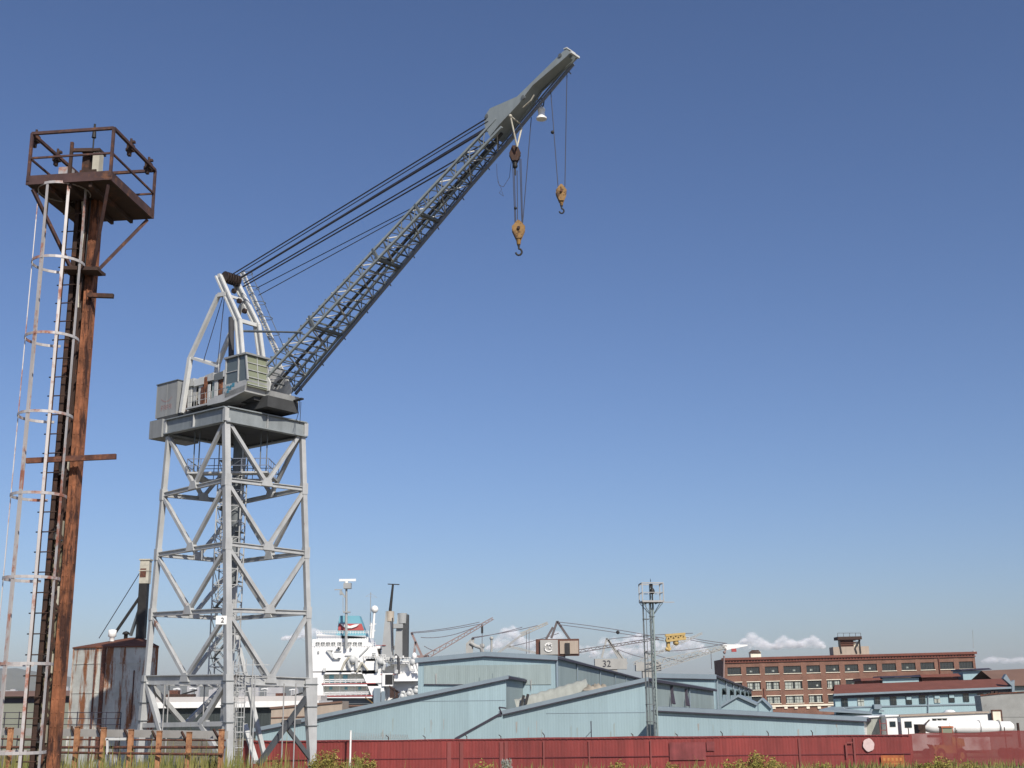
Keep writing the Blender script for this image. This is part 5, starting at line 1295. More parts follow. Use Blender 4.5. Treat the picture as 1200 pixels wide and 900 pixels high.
# wire fence along the left
wf = thing('wire_fence', 'thin dark wire mesh fence on posts in front of the grey block wall', 'fence', (P(30, 840, 112).x, 112, 0))
b = MB()
for i in range(12): q = P(-45 + i * 17, 834 + (i % 2), 112); b.bar(V((q.x, 112, 0)), V((q.x, 112, q.z)), .07, .07)
b.build('fence_post', 'gutter', wf)
b = MB()
for y in (835, 842, 849, 857): b.tube(P(-45, y, 112), P(142, y, 112), .03, 5)
b.build('wire', 'gutter', wf)

# small far city blocks on the opposite shore
city_grp = 'pale buildings on the far shore'
for i, (px, w_, py) in enumerate(((76, 7, 806), (222, 5, 804), (231, 4, 806), (297, 12, 806), (322, 18, 803), (345, 8, 808), (12, 12, 809), (250, 10, 808), (-20, 14, 808), (207, 8, 807), (283, 6, 809))):
    Yq = 6300 + 90 * (i % 4); q = P(px, py, Yq); ww = w_ / F * Yq; b = MB()
    b.box((q.x, Yq + 15, q.z / 2), (ww, 30, q.z)); b.box((q.x + ww * .2, Yq + 10, q.z + 3), (ww * .4, 18, 6)); b.box((q.x, Yq - .5, q.z * .6), (ww * .9, .6, 3))
    tag(b.build('far_building', 'city'), 'tiny pale building on the far shore under the hills', 'building', city_grp)
# sawtooth canopies (pale gull shaped roofs) in front of the hills
for i, (px, py) in enumerate(((226, 806.5), (310, 807), (343, 808), (207, 807))):
    Yq = 520; q = P(px, py, Yq); k = Yq / F; t = thing('quay_lamp', 'gull winged white lamp post on the quay seen between crane legs', 'lamp post', (q.x, Yq, 0), 'gull winged quay lamps')
    MB().prism([q + V((-4 * k, 0, -1.0 * k)), q + V((0, 0, -.4 * k)), q + V((4 * k, 0, -1.0 * k)), q + V((4 * k, 0, 0)), q + V((0, 0, .8 * k)), q + V((-4 * k, 0, 0))], V((0, 1, 0))).build('lamp_head', 'white2', t)
    MB().tube(V((q.x, Yq + .5, 0)), q + V((0, .5, -.4 * k)), .25, 6).build('pole', 'post', t)

# ------------------------------------------------------------------ distant cranes
def lattice(b, p, q, w0, w1, n_, r_, up_=None):
    p = V(p); q = V(q); d = (q - p).normalized(); x = V((0, 1, 0)); y = d.cross(x).normalized()
    for sx in (-1, 1):
        for sy in (-1, 1): b.bar(p + x * sx * w0 / 2 + y * sy * w0 / 2, q + x * sx * w1 / 2 + y * sy * w1 / 2, r_ * 1.5, r_ * 1.5)
    for i in range(n_):
        t0, t1 = i / n_, (i + 1) / n_; a0 = lerp(w0, w1, t0) / 2; a1 = lerp(w0, w1, t1) / 2; s_ = 1 if i % 2 else -1
        for sx in (-1, 1): b.bar(lerp(p, q, t0) + x * sx * a0 + y * s_ * a0, lerp(p, q, t1) + x * sx * a1 - y * s_ * a1, r_, r_)
    return b
M['far_rope'] = paint('dull wire rope', (.13, .115, .13), .7)
def dcrane(label, Yd, house, aframe, booms, ropes_, mat_, hmat=None, tower=True, legs_=None):
    h0, h1 = P(house[0], house[1], Yd), P(house[2], house[3], Yd)
    t = thing('distant_crane', label, 'crane', ((h0.x + h1.x) / 2, Yd, 0))
    b = MB(); b.box(((h0.x + h1.x) / 2, Yd + 3, (h0.z + h1.z) / 2), (h1.x - h0.x, 6, h0.z - h1.z)); hs_ = b.build('machinery_house', hmat or mat_, t)
    b = MB(); b.box(((h0.x + h1.x) / 2, Yd + 3, h1.z / 2), (min(6, (h1.x - h0.x) * .6), 5, h1.z)); b.build('tower', mat_, t)
    b = MB()
    for p, q in aframe: b.bar(P(*p, Yd + 1), P(*q, Yd + 1), .9, .9); b.bar(P(*p, Yd + 5), P(*q, Yd + 5), .7, .7)
    if aframe: b.build('a_frame', mat_, t)
    for p, q, w0, w1 in booms:
        b = MB(); k = Yd / F; lattice(b, P(*p, Yd), P(*q, Yd), w0 * k, w1 * k, 22, .9 * k * .55); b.build('boom', mat_, t)
    for p, q, sag in ropes_:
        a, c_ = P(*p, Yd), P(*q, Yd); b = MB(); b.path([lerp(a, c_, i / 10) - V((0, 0, 4 * sag * Yd / F * (i / 10) * (1 - i / 10))) for i in range(11)], .16 * Yd / 600, 5); b.build('rope', 'far_rope', t)
    return t, hs_
d1, _ = dcrane('faded reddish crane with its boom raised just right of the white ship', 520, (484, 768, 502, 776), [((482, 741), (495, 770)), ((487, 752), (485, 770))], [((499, 770), (578, 724.5), 5, 2.2)], [((482, 741), (562, 729), 1.5), ((482, 742), (564, 731), 1.5), ((493, 747), (562, 732), 5), ((565, 732), (565, 768), 0), ((497, 757), (512, 763), 1)], 'far_rust')
q = P(565, 737, 520); MB().box(q, (.9, .9, 3.6)).build('hook_block', 'black', d1)
d2, _ = dcrane('pale grey crane with low cab behind the ridge of the rear shed', 560, (546, 754, 553, 772), [((555, 747), (547, 755)), ((555, 747), (552, 770))], [((580, 768), (622, 736), 1.6, 1.2), ((594, 757), (632, 766), 2, 1.2)], [((553, 748), (612, 735), 1.0), ((553, 747), (630, 733), 1.2), ((596, 758), (655, 742), 1.0), ((617, 740), (617, 766), 0), ((620, 740), (620, 766), 0)], 'far_grey')
b = MB(); k = 560 / F; b.path([P(551, 753, 560), P(557, 757, 560), P(564, 759, 560), P(566, 767, 560)], .9, 6); b.ball(P(565, 757, 560), 1.2, 8); b.tube(P(576, 749, 560), P(576, 770, 560), .45, 6); b.ball(P(576, 748, 560), .9, 8); b.build('lamp_arm', 'far_grey', d2)
b = MB(); lattice(b, P(610, 744, 600), P(642, 730, 600), 1.5, .8, 8, .35); b.build('jib', 'far_grey', d2)
d3, h3 = dcrane('grey and rust crane with white swirl mark on its house and yellow boom tip', 500, (628, 749, 679, 768), [((653, 728), (646, 748)), ((653, 728), (668, 750)), ((648, 735), (640, 749))], [((679, 763), (772, 748), 3.2, 2.2)], [((655, 729), (778, 748), -1.5), ((655, 732), (778, 751), -1.0), ((724, 740), (724, 742), 0)], 'far_dark', 'rusty')
b = MB(); a, c_ = P(633, 750, 499), P(654, 767, 499); b.box(((a.x + c_.x) / 2, 499.6, (a.z + c_.z) / 2), (c_.x - a.x, 1.6, a.z - c_.z)); b.build('house_panel', 'far_grey', h3)
b = MB(); k = 500 / F; sc_ = P(643, 758.5, 498.5)
def arc(b, c_, r_, a0, a1, w_, n_=12):
    for i in range(n_):
        p, q = math.radians(lerp(a0, a1, i / n_)), math.radians(lerp(a0, a1, (i + 1) / n_))
        b.bar(c_ + V((r_ * cos(p), 0, r_ * sin(p))), c_ + V((r_ * cos(q), 0, r_ * sin(q))), .12, w_, None)
arc(b, sc_, 4.6 * k, 40, 320, .55); arc(b, sc_ + V((1.2 * k, 0, 1.2 * k)), 2.2 * k, 150, -60, .5); b.bar(sc_ + V((.5 * k, 0, -.8 * k)), sc_ + V((4 * k, 0, -.8 * k)), .12, .5); b.build('swirl_mark', 'sign_white', h3)
b = MB(); a, c_ = P(656, 751, 499.4), P(678, 766, 499.4); b.box(((a.x + c_.x) / 2, 499.7, (a.z + c_.z) / 2), (c_.x - a.x, .5, a.z - c_.z)); b.build('house_panel', 'beige', h3)
b = MB(); a, c_ = P(662, 753.5, 499), P(668, 767, 499); b.box(((a.x + c_.x) / 2, 499.2, (a.z + c_.z) / 2), (c_.x - a.x, .5, a.z - c_.z)); b.build('door', 'black', h3)
b = MB(); k = 500 / F; lattice(b, P(780, 748, 500), P(803, 745.5, 500), 2.2, 1.8, 8, .6); lattice(b, P(783, 747.5, 501), P(802, 745, 501), 1.6, 1.2, 8, .7); b.path([P(783, 750, 500), P(783, 758, 500), P(785, 762, 500), P(780, 760, 500)], .8, 6); b.ball(P(792, 753, 500), 1.2, 8); b.build('boom_tip', 'mach_yellow', d3)
b = MB(); b.ball(P(724, 741, 500), .75, 10); b.build('rope_ball', 'black', d3)
d4, h4 = dcrane('pale grey crane numbered 32 with its boom low to the right', 600, (697, 772, 735, 784), [((711, 748), (705, 771)), ((713, 750), (732, 777)), ((723, 762), (735, 778)), ((711, 748), (728, 776))], [((742, 778), (823, 742), 3, 1.6)], [((713, 749), (812, 742), -1.0), ((724, 761), (760, 772), 1)], 'far_grey')
text_mesh('32', P(711, 778, 599.8), (1, 0, 0), (0, 0, 1), 4.2, 'ink', h4)
d5, h5 = dcrane('long pale lattice crane with white boom tip just left of the brick building', 640, (745, 776, 775, 786), [((757, 763), (756, 777)), ((757, 763), (770, 778))], [((758, 779), (850, 758), 5.5, 3.2), ((770, 784), (850, 759), 3, 2)], [((800, 746), (852, 754), .5), ((800, 748), (852, 757), .5), ((833, 763), (834, 784), 0), ((757, 763), (850, 754), 3), ((757, 764), (800, 775), 1)], 'far_grey')
b = MB(); b.prism([P(846, 756, 640), P(849, 755, 640), P(876, 755.5, 640), P(876, 756.8, 640), P(850, 762, 640)], V((0, 2.4, 0))); b.build('boom_tip', 'white2', d5)
b = MB(); b.box(P(860, 762, 640), (2.4, 1.2, 1.6)); b.build('hook_block', 'red_band', d5)
# small service hardware along the far quay in front of those cranes
for px, py, h_ in ((669, 752, 1), ): pass

# ------------------------------------------------------------------ brick building
YB = 400
bt = math.radians(.85)
bbase = V((P(1000, 820, YB).x, YB, 0))
brick = thing('brick_building', 'large red brown brick building with rows of recessed windows and cream sills', 'building', bbase)
def Q(px, py, dy=0): return P(px, py + (px - 1000) * .012, YB + dy)   # facade picks, levelled
kx = YB / F
xl, xr = Q(850, 800).x, Q(1146.5, 800).x
zt = Q(1000, 768).z
cols_ = [(854, 870), (876, 891.8), (898, 914), (920, 940.6), (947, 963), (969.6, 985.6), (992, 1008), (1014, 1030), (1036, 1052.6), (1059, 1075.6), (1081.4, 1098), (1104, 1121), (1127, 1143.6)]
rows_ = [(778.5, 787), (796.5, 805.5), (813.5, 822)]
zrow = [(Q(1000, a).z, Q(1000, c_).z) for a, c_ in rows_]
xcol = [(Q(a, 800).x, Q(c_, 800).x) for a, c_ in cols_]
b = MB(); dpt = .55
edges = [xl] + [v for c_ in xcol for v in c_] + [xr]
for i in range(0, len(edges), 2):   # piers
    x0, x1 = edges[i], edges[i + 1]; b.box(((x0 + x1) / 2, YB + dpt / 2, zt / 2), (x1 - x0, dpt, zt))
zs_ = [zt] + [v for r_ in zrow for v in r_] + [-.02]
for x0, x1 in xcol:
    for i in range(0, len(zs_), 2):
        z1, z0 = zs_[i], zs_[i + 1]; b.box(((x0 + x1) / 2, YB + .06 + dpt / 2, (z0 + z1) / 2), (x1 - x0, dpt, z1 - z0))
b.box(((xl + xr) / 2, YB + dpt + .5 + 9, zt / 2 - .05), (xr - xl - .04, 18, zt - .1)); b.build('wall', 'brick', brick)
b = MB(); zc = Q(1000, 769).z
b.box(((xl + xr) / 2, YB - .25, zc + .05), (xr - xl + 1.2, .9, .75)); b.box(((xl + xr) / 2, YB - .12, zc - 1.0), (xr - xl + .4, .5, .3)); b.build('cornice', 'tile', brick)
b = MB(); x = xl + .2
while x < xr: b.box((x, YB - .15, zc - .62), (.42, .45, .42)); x += .95
b.build('dentils', 'tile', brick)
for j, (z1, z0) in enumerate(zrow):
    for i, (x0, x1) in enumerate(xcol):
        if j and i > 8 : continue
        w_ = x1 - x0; h_ = z1 - z0; b = MB(); yy = YB + .42
        nx = 4 if w_ < 3.7 else 5
        for k in range(nx + 1): b.box((lerp(x0 + .04, x1 - .04, k / nx), yy, (z0 + z1) / 2), (.09, .1, h_))
        for k in range(3): b.box(((x0 + x1) / 2, yy - .005, lerp(z0 + .05, z1 - .05, k / 2)), (w_ - .02, .08, .08))
        wd = b.build('window', 'frame', brick)
        b = MB(); b.box(((x0 + x1) / 2, yy + .08, (z0 + z1) / 2), (w_, .04, h_)); b.build('pane', 'glass', wd)
        rr_ = random.Random(i * 7 + j * 31)
        if (j == 1 and i in (1, 2, 3, 5)) or (j == 2 and i in (2, 3, 4)):
            b = MB(); 
            for k in range(2): 
                xa = lerp(x0, x1, .03 + .5 * k); b.box((xa + w_ * .22, yy + .03, (z0 + z1) / 2), (w_ * rr_.uniform(.3, .43), .03, h_ * .92))
            b.build('curtain', 'curtain', wd)
        elif rr_.random() < .7:
            b = MB(); b.box((lerp(x0, x1, rr_.uniform(.3, .75)), yy + .03, lerp(z0, z1, .4)), (.7, .03, .6)); b.build('curtain', 'curtain', wd)
        b = MB(); b.box(((x0 + x1) / 2, YB - .06, z0 - .10), (w_ + .3, .3, .18)); b.build('sill', 'cream', wd)
        if j:
            b = MB(); b.box(((x0 + x1) / 2, YB + .0, z1 + .16), (w_ + .3, .14, .2)); b.build('lintel', 'cream', wd)
zb_ = Q(1000, 825).z; xq = Q(982, 820).x
b = MB(); b.box(((Q(898, 820).x + xq) / 2, YB - .2, zb_), (xq - Q(898, 820).x, .5, .5)); b.build('string_course', 'cream', brick)
for px in (907, 921, 933, 947, 960, 972):
    b = MB(); q = Q(px, 829); b.box((q.x, YB - .15, q.z), (1.0, .3, .7)); b.build('keystone', 'cream', brick)
b = MB(); q = Q(1005, 775); b.tube(V((Q(895, 800).x, YB - .2, 2)), V((Q(895, 800).x, YB - .2, Q(895, 806).z)), .16, 6); b.tube(V((Q(1100.5, 770).x, YB - .2, Q(1100, 790).z)), V((Q(1100.5, 770).x, YB - .2, zt - 1)), .2, 6); b.build('downpipe', 'tile', brick)
# roof things
tw = thing('roof_tower', 'dark framed platform tower on the roof of the brick building', 'tower', (Q(997, 766).x, YB + 6, zt))
a, c_ = Q(976, 758.5, 6), Q(1018.5, 767, 6); b = MB(); b.box(((a.x + c_.x) / 2, YB + 7, (zt + a.z) / 2), (c_.x - a.x, 5, a.z - zt)); b.build('plinth', 'beige', tw)
b = MB(); a, c_ = Q(986, 750, 5), Q(1002, 760, 5); b.box(((a.x + c_.x) / 2, YB + 6.5, (a.z + c_.z) / 2), (c_.x - a.x, 3, a.z - c_.z)); 
for i in range(4): b.bar(Q(985, 751 + i * 2.6, 4.8), Q(1004, 750.5 + i * 2.6, 4.8), .12, .2)
b.build('grille', 'rusty', tw)
b = MB(); a, c_ = Q(1001, 752, 5), Q(1009, 764, 5); b.box(((a.x + c_.x) / 2, YB + 7, (a.z + c_.z) / 2), (c_.x - a.x, 3, a.z - c_.z)); b.build('cabin', 'cream', tw)
b = MB(); a, c_ = Q(982, 746.5, 5), Q(1010.5, 749.5, 5); b.box(((a.x + c_.x) / 2, YB + 6.5, (a.z + c_.z) / 2), (c_.x - a.x, 5, a.z - c_.z)); b.build('platform', 'rust_dark', tw)
b = MB()
for px in (983, 990, 997, 1004, 1010): b.bar(Q(px, 742, 4.2), Q(px, 747, 4.2), .1, .1)
b.bar(Q(983, 742, 4.2), Q(1010, 742, 4.2), .1, .1); b.build('railing', 'rust_dark', tw)
b = MB()
for p, q in (((984, 749), (987, 766)), ((1008, 749), (1009.5, 766)), ((1009, 750), (1003, 760)), ((1003, 760), (1005, 766))): b.bar(Q(*p, 4.5), Q(*q, 4.5), .45, .45)
b.pieces('frame_leg', 'black', tw)
rv_ = thing('roof_vent', 'small cream roof hut with dark cap on the left of the brick roof', 'vent', (Q(885, 768).x, YB + 5, zt))
a, c_ = Q(879.5, 764, 5), Q(892, 771, 5); MB().box(((a.x + c_.x) / 2, YB + 5, (a.z + c_.z) / 2), (c_.x - a.x, 3, a.z - c_.z)).build('wall', 'cream', rv_)
b = MB(); b.hexa([Q(878, 765, 3.2), Q(893, 765, 3.2), Q(893, 765, 7), Q(878, 765, 7), Q(882, 761.5, 4), Q(890, 761.5, 4), Q(890, 761.5, 6), Q(882, 761.5, 6)]); b.build('roof', 'rust_dark', rv_)
b = MB(); b.tube(Q(1141.5, 739, 4), Q(1142, 760, 4), .07, 5); b.lathe(V((Q(1142, 758, 4).x, YB + 4, zt)), [(.5, 0), (.5, .5), (.1, .6)], 8)
tag(b.build('antenna', 'post'), 'thin whip antenna at the right end of the brick roof', 'antenna')
b = MB(); b.path([Q(848.5, 800, -1), Q(849.5, 768, -1)], .3, 6); b.ball(Q(850, 764, -1), .5, 8); b.path([Q(850, 766, -1), Q(852, 760, -1)], .2, 6)
tag(b.build('stand_pipe', 'far_rust'), 'rusty pipe with a knob at the left corner of the brick building', 'pipe')
for o in [brick, tw, rv_] + [x for x in COL.objects if x.name.startswith(('antenna', 'stand_pipe')) and x.parent is None]:
    # the old block leans a touch with the made ground
    o.matrix_world = Matrix.Translation(bbase) @ Matrix.Rotation(-bt, 4, 'Y') @ Matrix.Translation(-bbase) @ Matrix.Translation(o.location)

# ------------------------------------------------------------------ light blue office with tiled roof
YO = 212
def O(px, py, d=0): return P(px, py, YO + d)
off = thing('office_building', 'light blue two storey office with red brown tiled roof below the brick building', 'building', (O(1080, 830).x, YO + 6, 0))
w0, w1 = O(978, 813), O(1186, 805)
MB().prism([bottom(w0), w0, w1, bottom(w1)], V((1.2, 6, 0))).build('wall', 'office', off)
r0, r1, r2, r3 = O(977, 813.5, -1), O(1188, 805, -1), O(1180, 795, 5), O(978, 802.5, 5)
b = MB(); b.add([r0, r1, r2, r3, r0 - V((0, 0, .2)), r1 - V((0, 0, .2)), r2 + V((0, 3, -1.0)), r3 + V((0, 3, -1.0)), r2, r3], [(0, 1, 2, 3), (4, 5, 1, 0), (9, 8, 6, 7)]); rf_ = b.build('roof', 'tile', off)
b = MB(); b.bar(r0 - V((0, 0, .1)), r1 - V((0, 0, .1)), .2, .32); b.build('gutter', 'shed_trim', rf_)
b = MB(); b.bar(r0 - V((0, -.6, .55)), r1 - V((0, -.6, .55)), .2, .35); b.build('soffit', 'gutter', rf_)
b = MB(); b.bar(O(979, 829, -.1), O(1150, 825, -.1), .12, .22); b.build('ledge', 'shed_trim', off)
for i, (x0, x1) in enumerate(((985.5, 994), (1004.5, 1013), (1024, 1032), (1042.5, 1051), (1061, 1069), (1076.5, 1085), (1094, 1102), (1111, 1119), (1128, 1136), (1145, 1153))):
    yt = lerp(818.5, 811.5, i / 9) ; yb_ = lerp(828.5, 821.5, i / 9)
    a, c_ = O(x0, yt, -.08), O(x1, yb_, -.08); cx_ = (a.x + c_.x) / 2; cz_ = (a.z + c_.z) / 2; w_ = c_.x - a.x; h_ = a.z - c_.z
    b = MB(); b.box((cx_, YO - .06, cz_), (w_, .1, h_)); wd = b.build('window', 'office', off)
    b = MB(); b.box((cx_, YO - .13, cz_), (w_ * .97, .06, h_ * .97)); b.build('pane', 'glass' if i not in (1, 6) else 'curtain', wd)
    b = MB(); b.box((cx_, YO - .18, cz_), (.07, .05, h_ * .88)); b.box((cx_, YO - .19, cz_ + .1), (w_ * .84, .05, .08)); b.build('sash', 'frame', wd)
    if i in (4, 6, 7): 
        b = MB(); b.box((cx_, YO - .24, cz_ + h_ * .22), (w_ * .8, .08, h_ * .4)); b.build('blind', 'office', wd)
    if i == 2:
        b = MB(); b.box((cx_ - .2, YO - .5, cz_ - h_ * .62), (w_ * 1.2, .9, h_ * .55)); b.build('air_conditioner', 'shed_trim', off)
b = MB(); b.bar(O(1022, 831, -.6), O(1018, 838, -.6), .3, .3); b.bar(O(1032, 833, -.6), O(1036, 833, -.6), .2, .3); b.tube(O(1087.5, 809, -.15), O(1087.5, 837, -.15), .12, 6); b.build('downpipe', 'shed_trim', off)
b = MB(); b.prism([O(1176, 795, -1.2), O(1179, 790, -1.2), O(1185, 799, -1.2), O(1189, 797, -1.2), O(1189, 811, -1.2), O(1186, 811, -1.2), O(1186, 804, -1.2)], V((0, 1, 0))); b.build('parapet', 'shed_trim', off)
a = O(978, 838, -6); c_ = O(1022, 836, -6)
an = thing('annex', 'pale blue flat lean-to at the left foot of the office', 'annex', ((a.x + c_.x) / 2, YO - 4, 0)); MB().prism([bottom(a), a, c_, bottom(c_)], V((0, 5.5, 0))).build('wall', 'office', an)
b = MB(); b.hexa([O(960, 833.5, -7), O(1022, 837, -7), O(1022, 836, -.3), O(975, 829.5, -.3)] + [q + V((0, 0, .25)) for q in (O(960, 833.5, -7), O(1022, 837, -7), O(1022, 836, -.3), O(975, 829.5, -.3))]); b.build('roof', 'shed_trim', an)
for x0, x1, y0, y1, mw, lab in ((1010, 1031, 795, 801, 'tile', 'small red tiled lean-to roof in front of the brick wall, leftmost'), (1034, 1077, 794.5, 800, 'office', 'light blue dormer strip with dark eave in front of the brick wall'), (1080, 1123, 790.5, 797, 'tile', 'dark red scalloped canopy in front of the brick wall'), (1128, 1160, 786, 797, 'office', 'light blue roof house with grey cap, right end of the brick wall')):
    Yr = 262; a, c_ = P(x0, y0, Yr), P(x1, y1 - 1, Yr); t = thing('roof_dormer', lab, 'dormer', ((a.x + c_.x) / 2, Yr + 3, 0))
    zt_d = a.z if mw == 'office' else lerp(a.z, c_.z, .6); rt_ = .35 if mw == 'office' else a.z - zt_d
    b = MB(); b.box(((a.x + c_.x) / 2, Yr + 3, zt_d / 2), (c_.x - a.x, 6, zt_d)); b.build('wall', 'office' if mw == 'office' else 'tile', t)
    b = MB(); b.hexa([V((a.x - .4, Yr - .8, zt_d + .01)), V((c_.x + .4, Yr - .8, zt_d + .16)), V((c_.x + .4, Yr + 6, zt_d + .16)), V((a.x - .4, Yr + 6, zt_d + .01)), V((a.x - .2, Yr + .4, zt_d + rt_)), V((c_.x + .2, Yr + .4, zt_d + rt_ + .15)), V((c_.x + .2, Yr + 6, zt_d + rt_ + .15)), V((a.x - .2, Yr + 6, zt_d + rt_))]); b.build('roof', 'tile' if mw == 'tile' else 'gutter', t)
# right: brown roof building
a, c_ = P(1150, 786, 245), P(1260, 781, 245); e0_, e1_ = P(1185, 804, 236), P(1260, 802, 236)
rb = thing('hip_roof_building', 'building with broad brown roof at the right edge behind the office', 'building', (e1_.x, 240, 0))
b = MB(); b.add([V((a.x, 236, e0_.z)), e1_, c_, a, V((a.x, 256, e0_.z)), V((e1_.x, 256, e0_.z))], [(0, 1, 2, 3), (3, 2, 5, 4)]); b.build('roof', 'brownroof', rb)
b = MB(); b.box(((a.x + e1_.x) / 2, 246, e0_.z / 2), (e1_.x - a.x - 1, 18, e0_.z - .1)); b.build('wall', 'shed2', rb)
# stained grey tank
YK = 150
tkp = [P(1152, 815, YK), P(1175, 812.5, YK), P(1205, 811, YK), P(1290, 810, YK), P(1290, 860, YK), P(1160, 860, YK)]
tk = thing('steel_tank', 'big stained grey steel tank with flared top and small cream doorway', 'tank', (P(1215, 850, YK).x, YK + 4, 0))
fr = tkp[:4]; ba = [V((v.x, 0, -.02)) for v in (tkp[5], P(1180, 850, YK), P(1205, 850, YK), P(1285, 850, YK))]
fr = [v + V((0, .9 - .35 * k if k < 3 else .2, 0)) for k, v in enumerate(fr)]; ba = [V((v.x, fr[k].y + .2, -.02)) for k, v in enumerate(ba)]
b = MB(); far = [v + V((2.5, 9, 0)) for v in fr]; farb = [v + V((2.5, 9, 0)) for v in ba]; n_ = 4
vs = fr + ba + far + farb
fs = [(4 + k, 5 + k, k + 1, k) for k in range(3)] + [(k, k + 1, 8 + k + 1, 8 + k) for k in range(3)] + [(4, 0, 8, 12), (3, 7, 15, 11)] + [(8 + k, 9 + k, 13 + k, 12 + k) for k in range(3)]
b.add(vs, fs); b.build('shell', 'tankgrey', tk)
b = MB()
for k in range(3): b.bar(fr[k] + V((0, -.03, .02)), fr[k + 1] + V((0, -.03, .02)), .14, .16)
b.build('rim', 'rusty', tk)
b = MB(); q = P(1168, 811, YK + 2); 
for i in range(5): b.box(q + V((-1 + i * .45, .1 * (i % 2), -.3 + .12 * (i % 2))), (.32, .4, .35 + .2 * (i % 3)))
b.build('rim_clutter', 'rust_dark', tk)
q = P(1169.5, 840, YK); yy = YK + .45
b = MB(); b.box((q.x, yy, q.z), (.95, .3, 1.3)); dr = b.build('doorway', 'cream', tk)
b = MB(); b.bar(V((q.x - .65, yy - .15, q.z + .72)), V((q.x + .6, yy - .15, q.z + .72)), .12, .16); b.bar(V((q.x - .55, yy - .15, q.z - .8)), V((q.x - .55, yy - .15, q.z + .7)), .14, .12); b.bar(V((q.x + .55, yy - .15, q.z - .8)), V((q.x + .55, yy - .15, q.z + .7)), .14, .12); b.build('door_frame', 'rusty', dr)
# white site cabins
def cabin(x0, y0, x1, y1, Yq, dep, label, roofm='white2', winx=None, mat_='white2'):
    a, c_ = P(x0, y0, Yq), P(x1, y1, Yq); t = thing('site_cabin', label, 'cabin', ((a.x + c_.x) / 2, Yq + dep / 2, 0), 'white site cabins by the tanker')
    z_ = (a.z + P(x1, y1, Yq).z) / 2
    MB().prism([V((a.x, Yq, .3)), a, V((c_.x, Yq, c_.z)), V((c_.x, Yq, .3))], V((0, dep, 0))).build('wall', mat_, t)
    MB().prism([a + V((-.15, -.2, .01)), V((c_.x + .15, Yq - .2, c_.z + .01)), V((c_.x + .15, Yq - .2, c_.z + .16)), a + V((-.15, -.2, .16))], V((0, dep + .4, 0))).build('roof', roofm, t)
    for xx_ in (winx or []):
        p0, p1 = P(xx_[0], xx_[1], Yq), P(xx_[2], xx_[3], Yq); b = MB(); b.box(((p0.x + p1.x) / 2, Yq - .03, (p0.z + p1.z) / 2), (p1.x - p0.x + .12, .06, p0.z - p1.z + .12)); wd = b.build('window', 'frame', t)
        b = MB(); b.box(((p0.x + p1.x) / 2, Yq - .075, (p0.z + p1.z) / 2), (p1.x - p0.x, .03, p0.z - p1.z)); b.build('pane', 'glass', wd)
    for dx_ in (.3, .7): MB().box((lerp(a.x, c_.x, dx_), Yq + dep / 2, .15), (.3, dep * .8, .3)).build('footing', 'concrete', t)
    return t
cabin(1013, 841.5, 1035.5, 840, 141, 4, 'pale grey plain cabin at the end of the low blue shed', 'white2', None, 'tarp')
cabin(1038.5, 840, 1051, 839.5, 139, 4, 'narrow white cabin with small dark window between two gaps', 'white2', [(1043, 846, 1049, 851)])
cabin(1055.5, 840, 1157, 835.5, 142, 4, 'long white cabin with one square window behind the tanker', 'beige', [(1060.5, 846, 1068, 852)])
b = MB(); q = P(1034.5, 850, 138.5); 
for i in range(5): b.bar(V((q.x - .3, 138.5, .5 + i * .7)), V((q.x + .4, 138.5, .5 + i * .7)), .08, .08)
b.bar(V((q.x - .3, 138.5, 0)), V((q.x - .3, 138.5, q.z + .6)), .09, .09); b.bar(V((q.x + .4, 138.5, 0)), V((q.x + .4, 138.5, q.z + .6)), .09, .09)
tag(b.build('ladder', 'fence_pale'), 'pinkish ladder standing in the gap between the white cabins', 'ladder')
b = MB(); q = P(1053, 850, 140); b.box((q.x, 140.5, 1.7), (.5, 1, 3.4)); b.box((q.x - .2, 139.9, 2.4), (.4, .1, 2)); tag(b.build('locker', 'gutter'), 'dark tall locker in the gap left of the long cabin', 'locker')
b = MB(); q = P(1113, 836.5, 170); b.lathe(V((q.x, 170, q.z - .1)), [(.75, 0), (.75, .35), (.55, .55), (.2, .62)], 14); b.box((q.x - .75, 170, q.z + .05), (.3, 1, .3)); b.box((q.x, 170, q.z / 2 - .1), (.8, .8, q.z - .05)); tag(b.build('roof_ventilator', 'white2'), 'white domed ventilator rising behind the long cabin roof', 'ventilator')
# tanker trailer
YT = 129
def T(px, py, d=0): return P(px, py, YT + d)
rT = (T(1120, 844.5).z - T(1120, 860.5).z) / 2
tkr = thing('tanker_trailer', 'white cylindrical tanker trailer parked behind the red screen fence', 'trailer', (T(1133, 860).x, YT, 0))
zc_ = T(1133, 852.5).z; xa, xb = T(1081, 850).x, T(1187, 850).x
b = MB(); prof2 = [(.35, 0), (.72, .04), (.86, .08), (.95, .12), (1, .2), (1.02, .5), (1.0, .78), (.86, .84), (.84, .97), (.5, 1)]
vs = []; NN = 20
for r_, t in prof2:
    for i in range(NN): a_ = 2 * pi * i / NN; vs.append(V((lerp(xa, xb, t), YT + rT * r_ * cos(a_), zc_ - rT * .05 * 0 + rT * r_ * sin(a_) + (.08 if t < .3 else 0))))
fs = [(j * NN + i, j * NN + (i + 1) % NN, (j + 1) * NN + (i + 1) % NN, (j + 1) * NN + i) for j in range(len(prof2) - 1) for i in range(NN)]
b.add(vs, fs, True); b.add(vs, [tuple(range(NN - 1, -1, -1)), tuple(range((len(prof2) - 1) * NN, len(prof2) * NN))]); b.build('tank', 'white2', tkr)
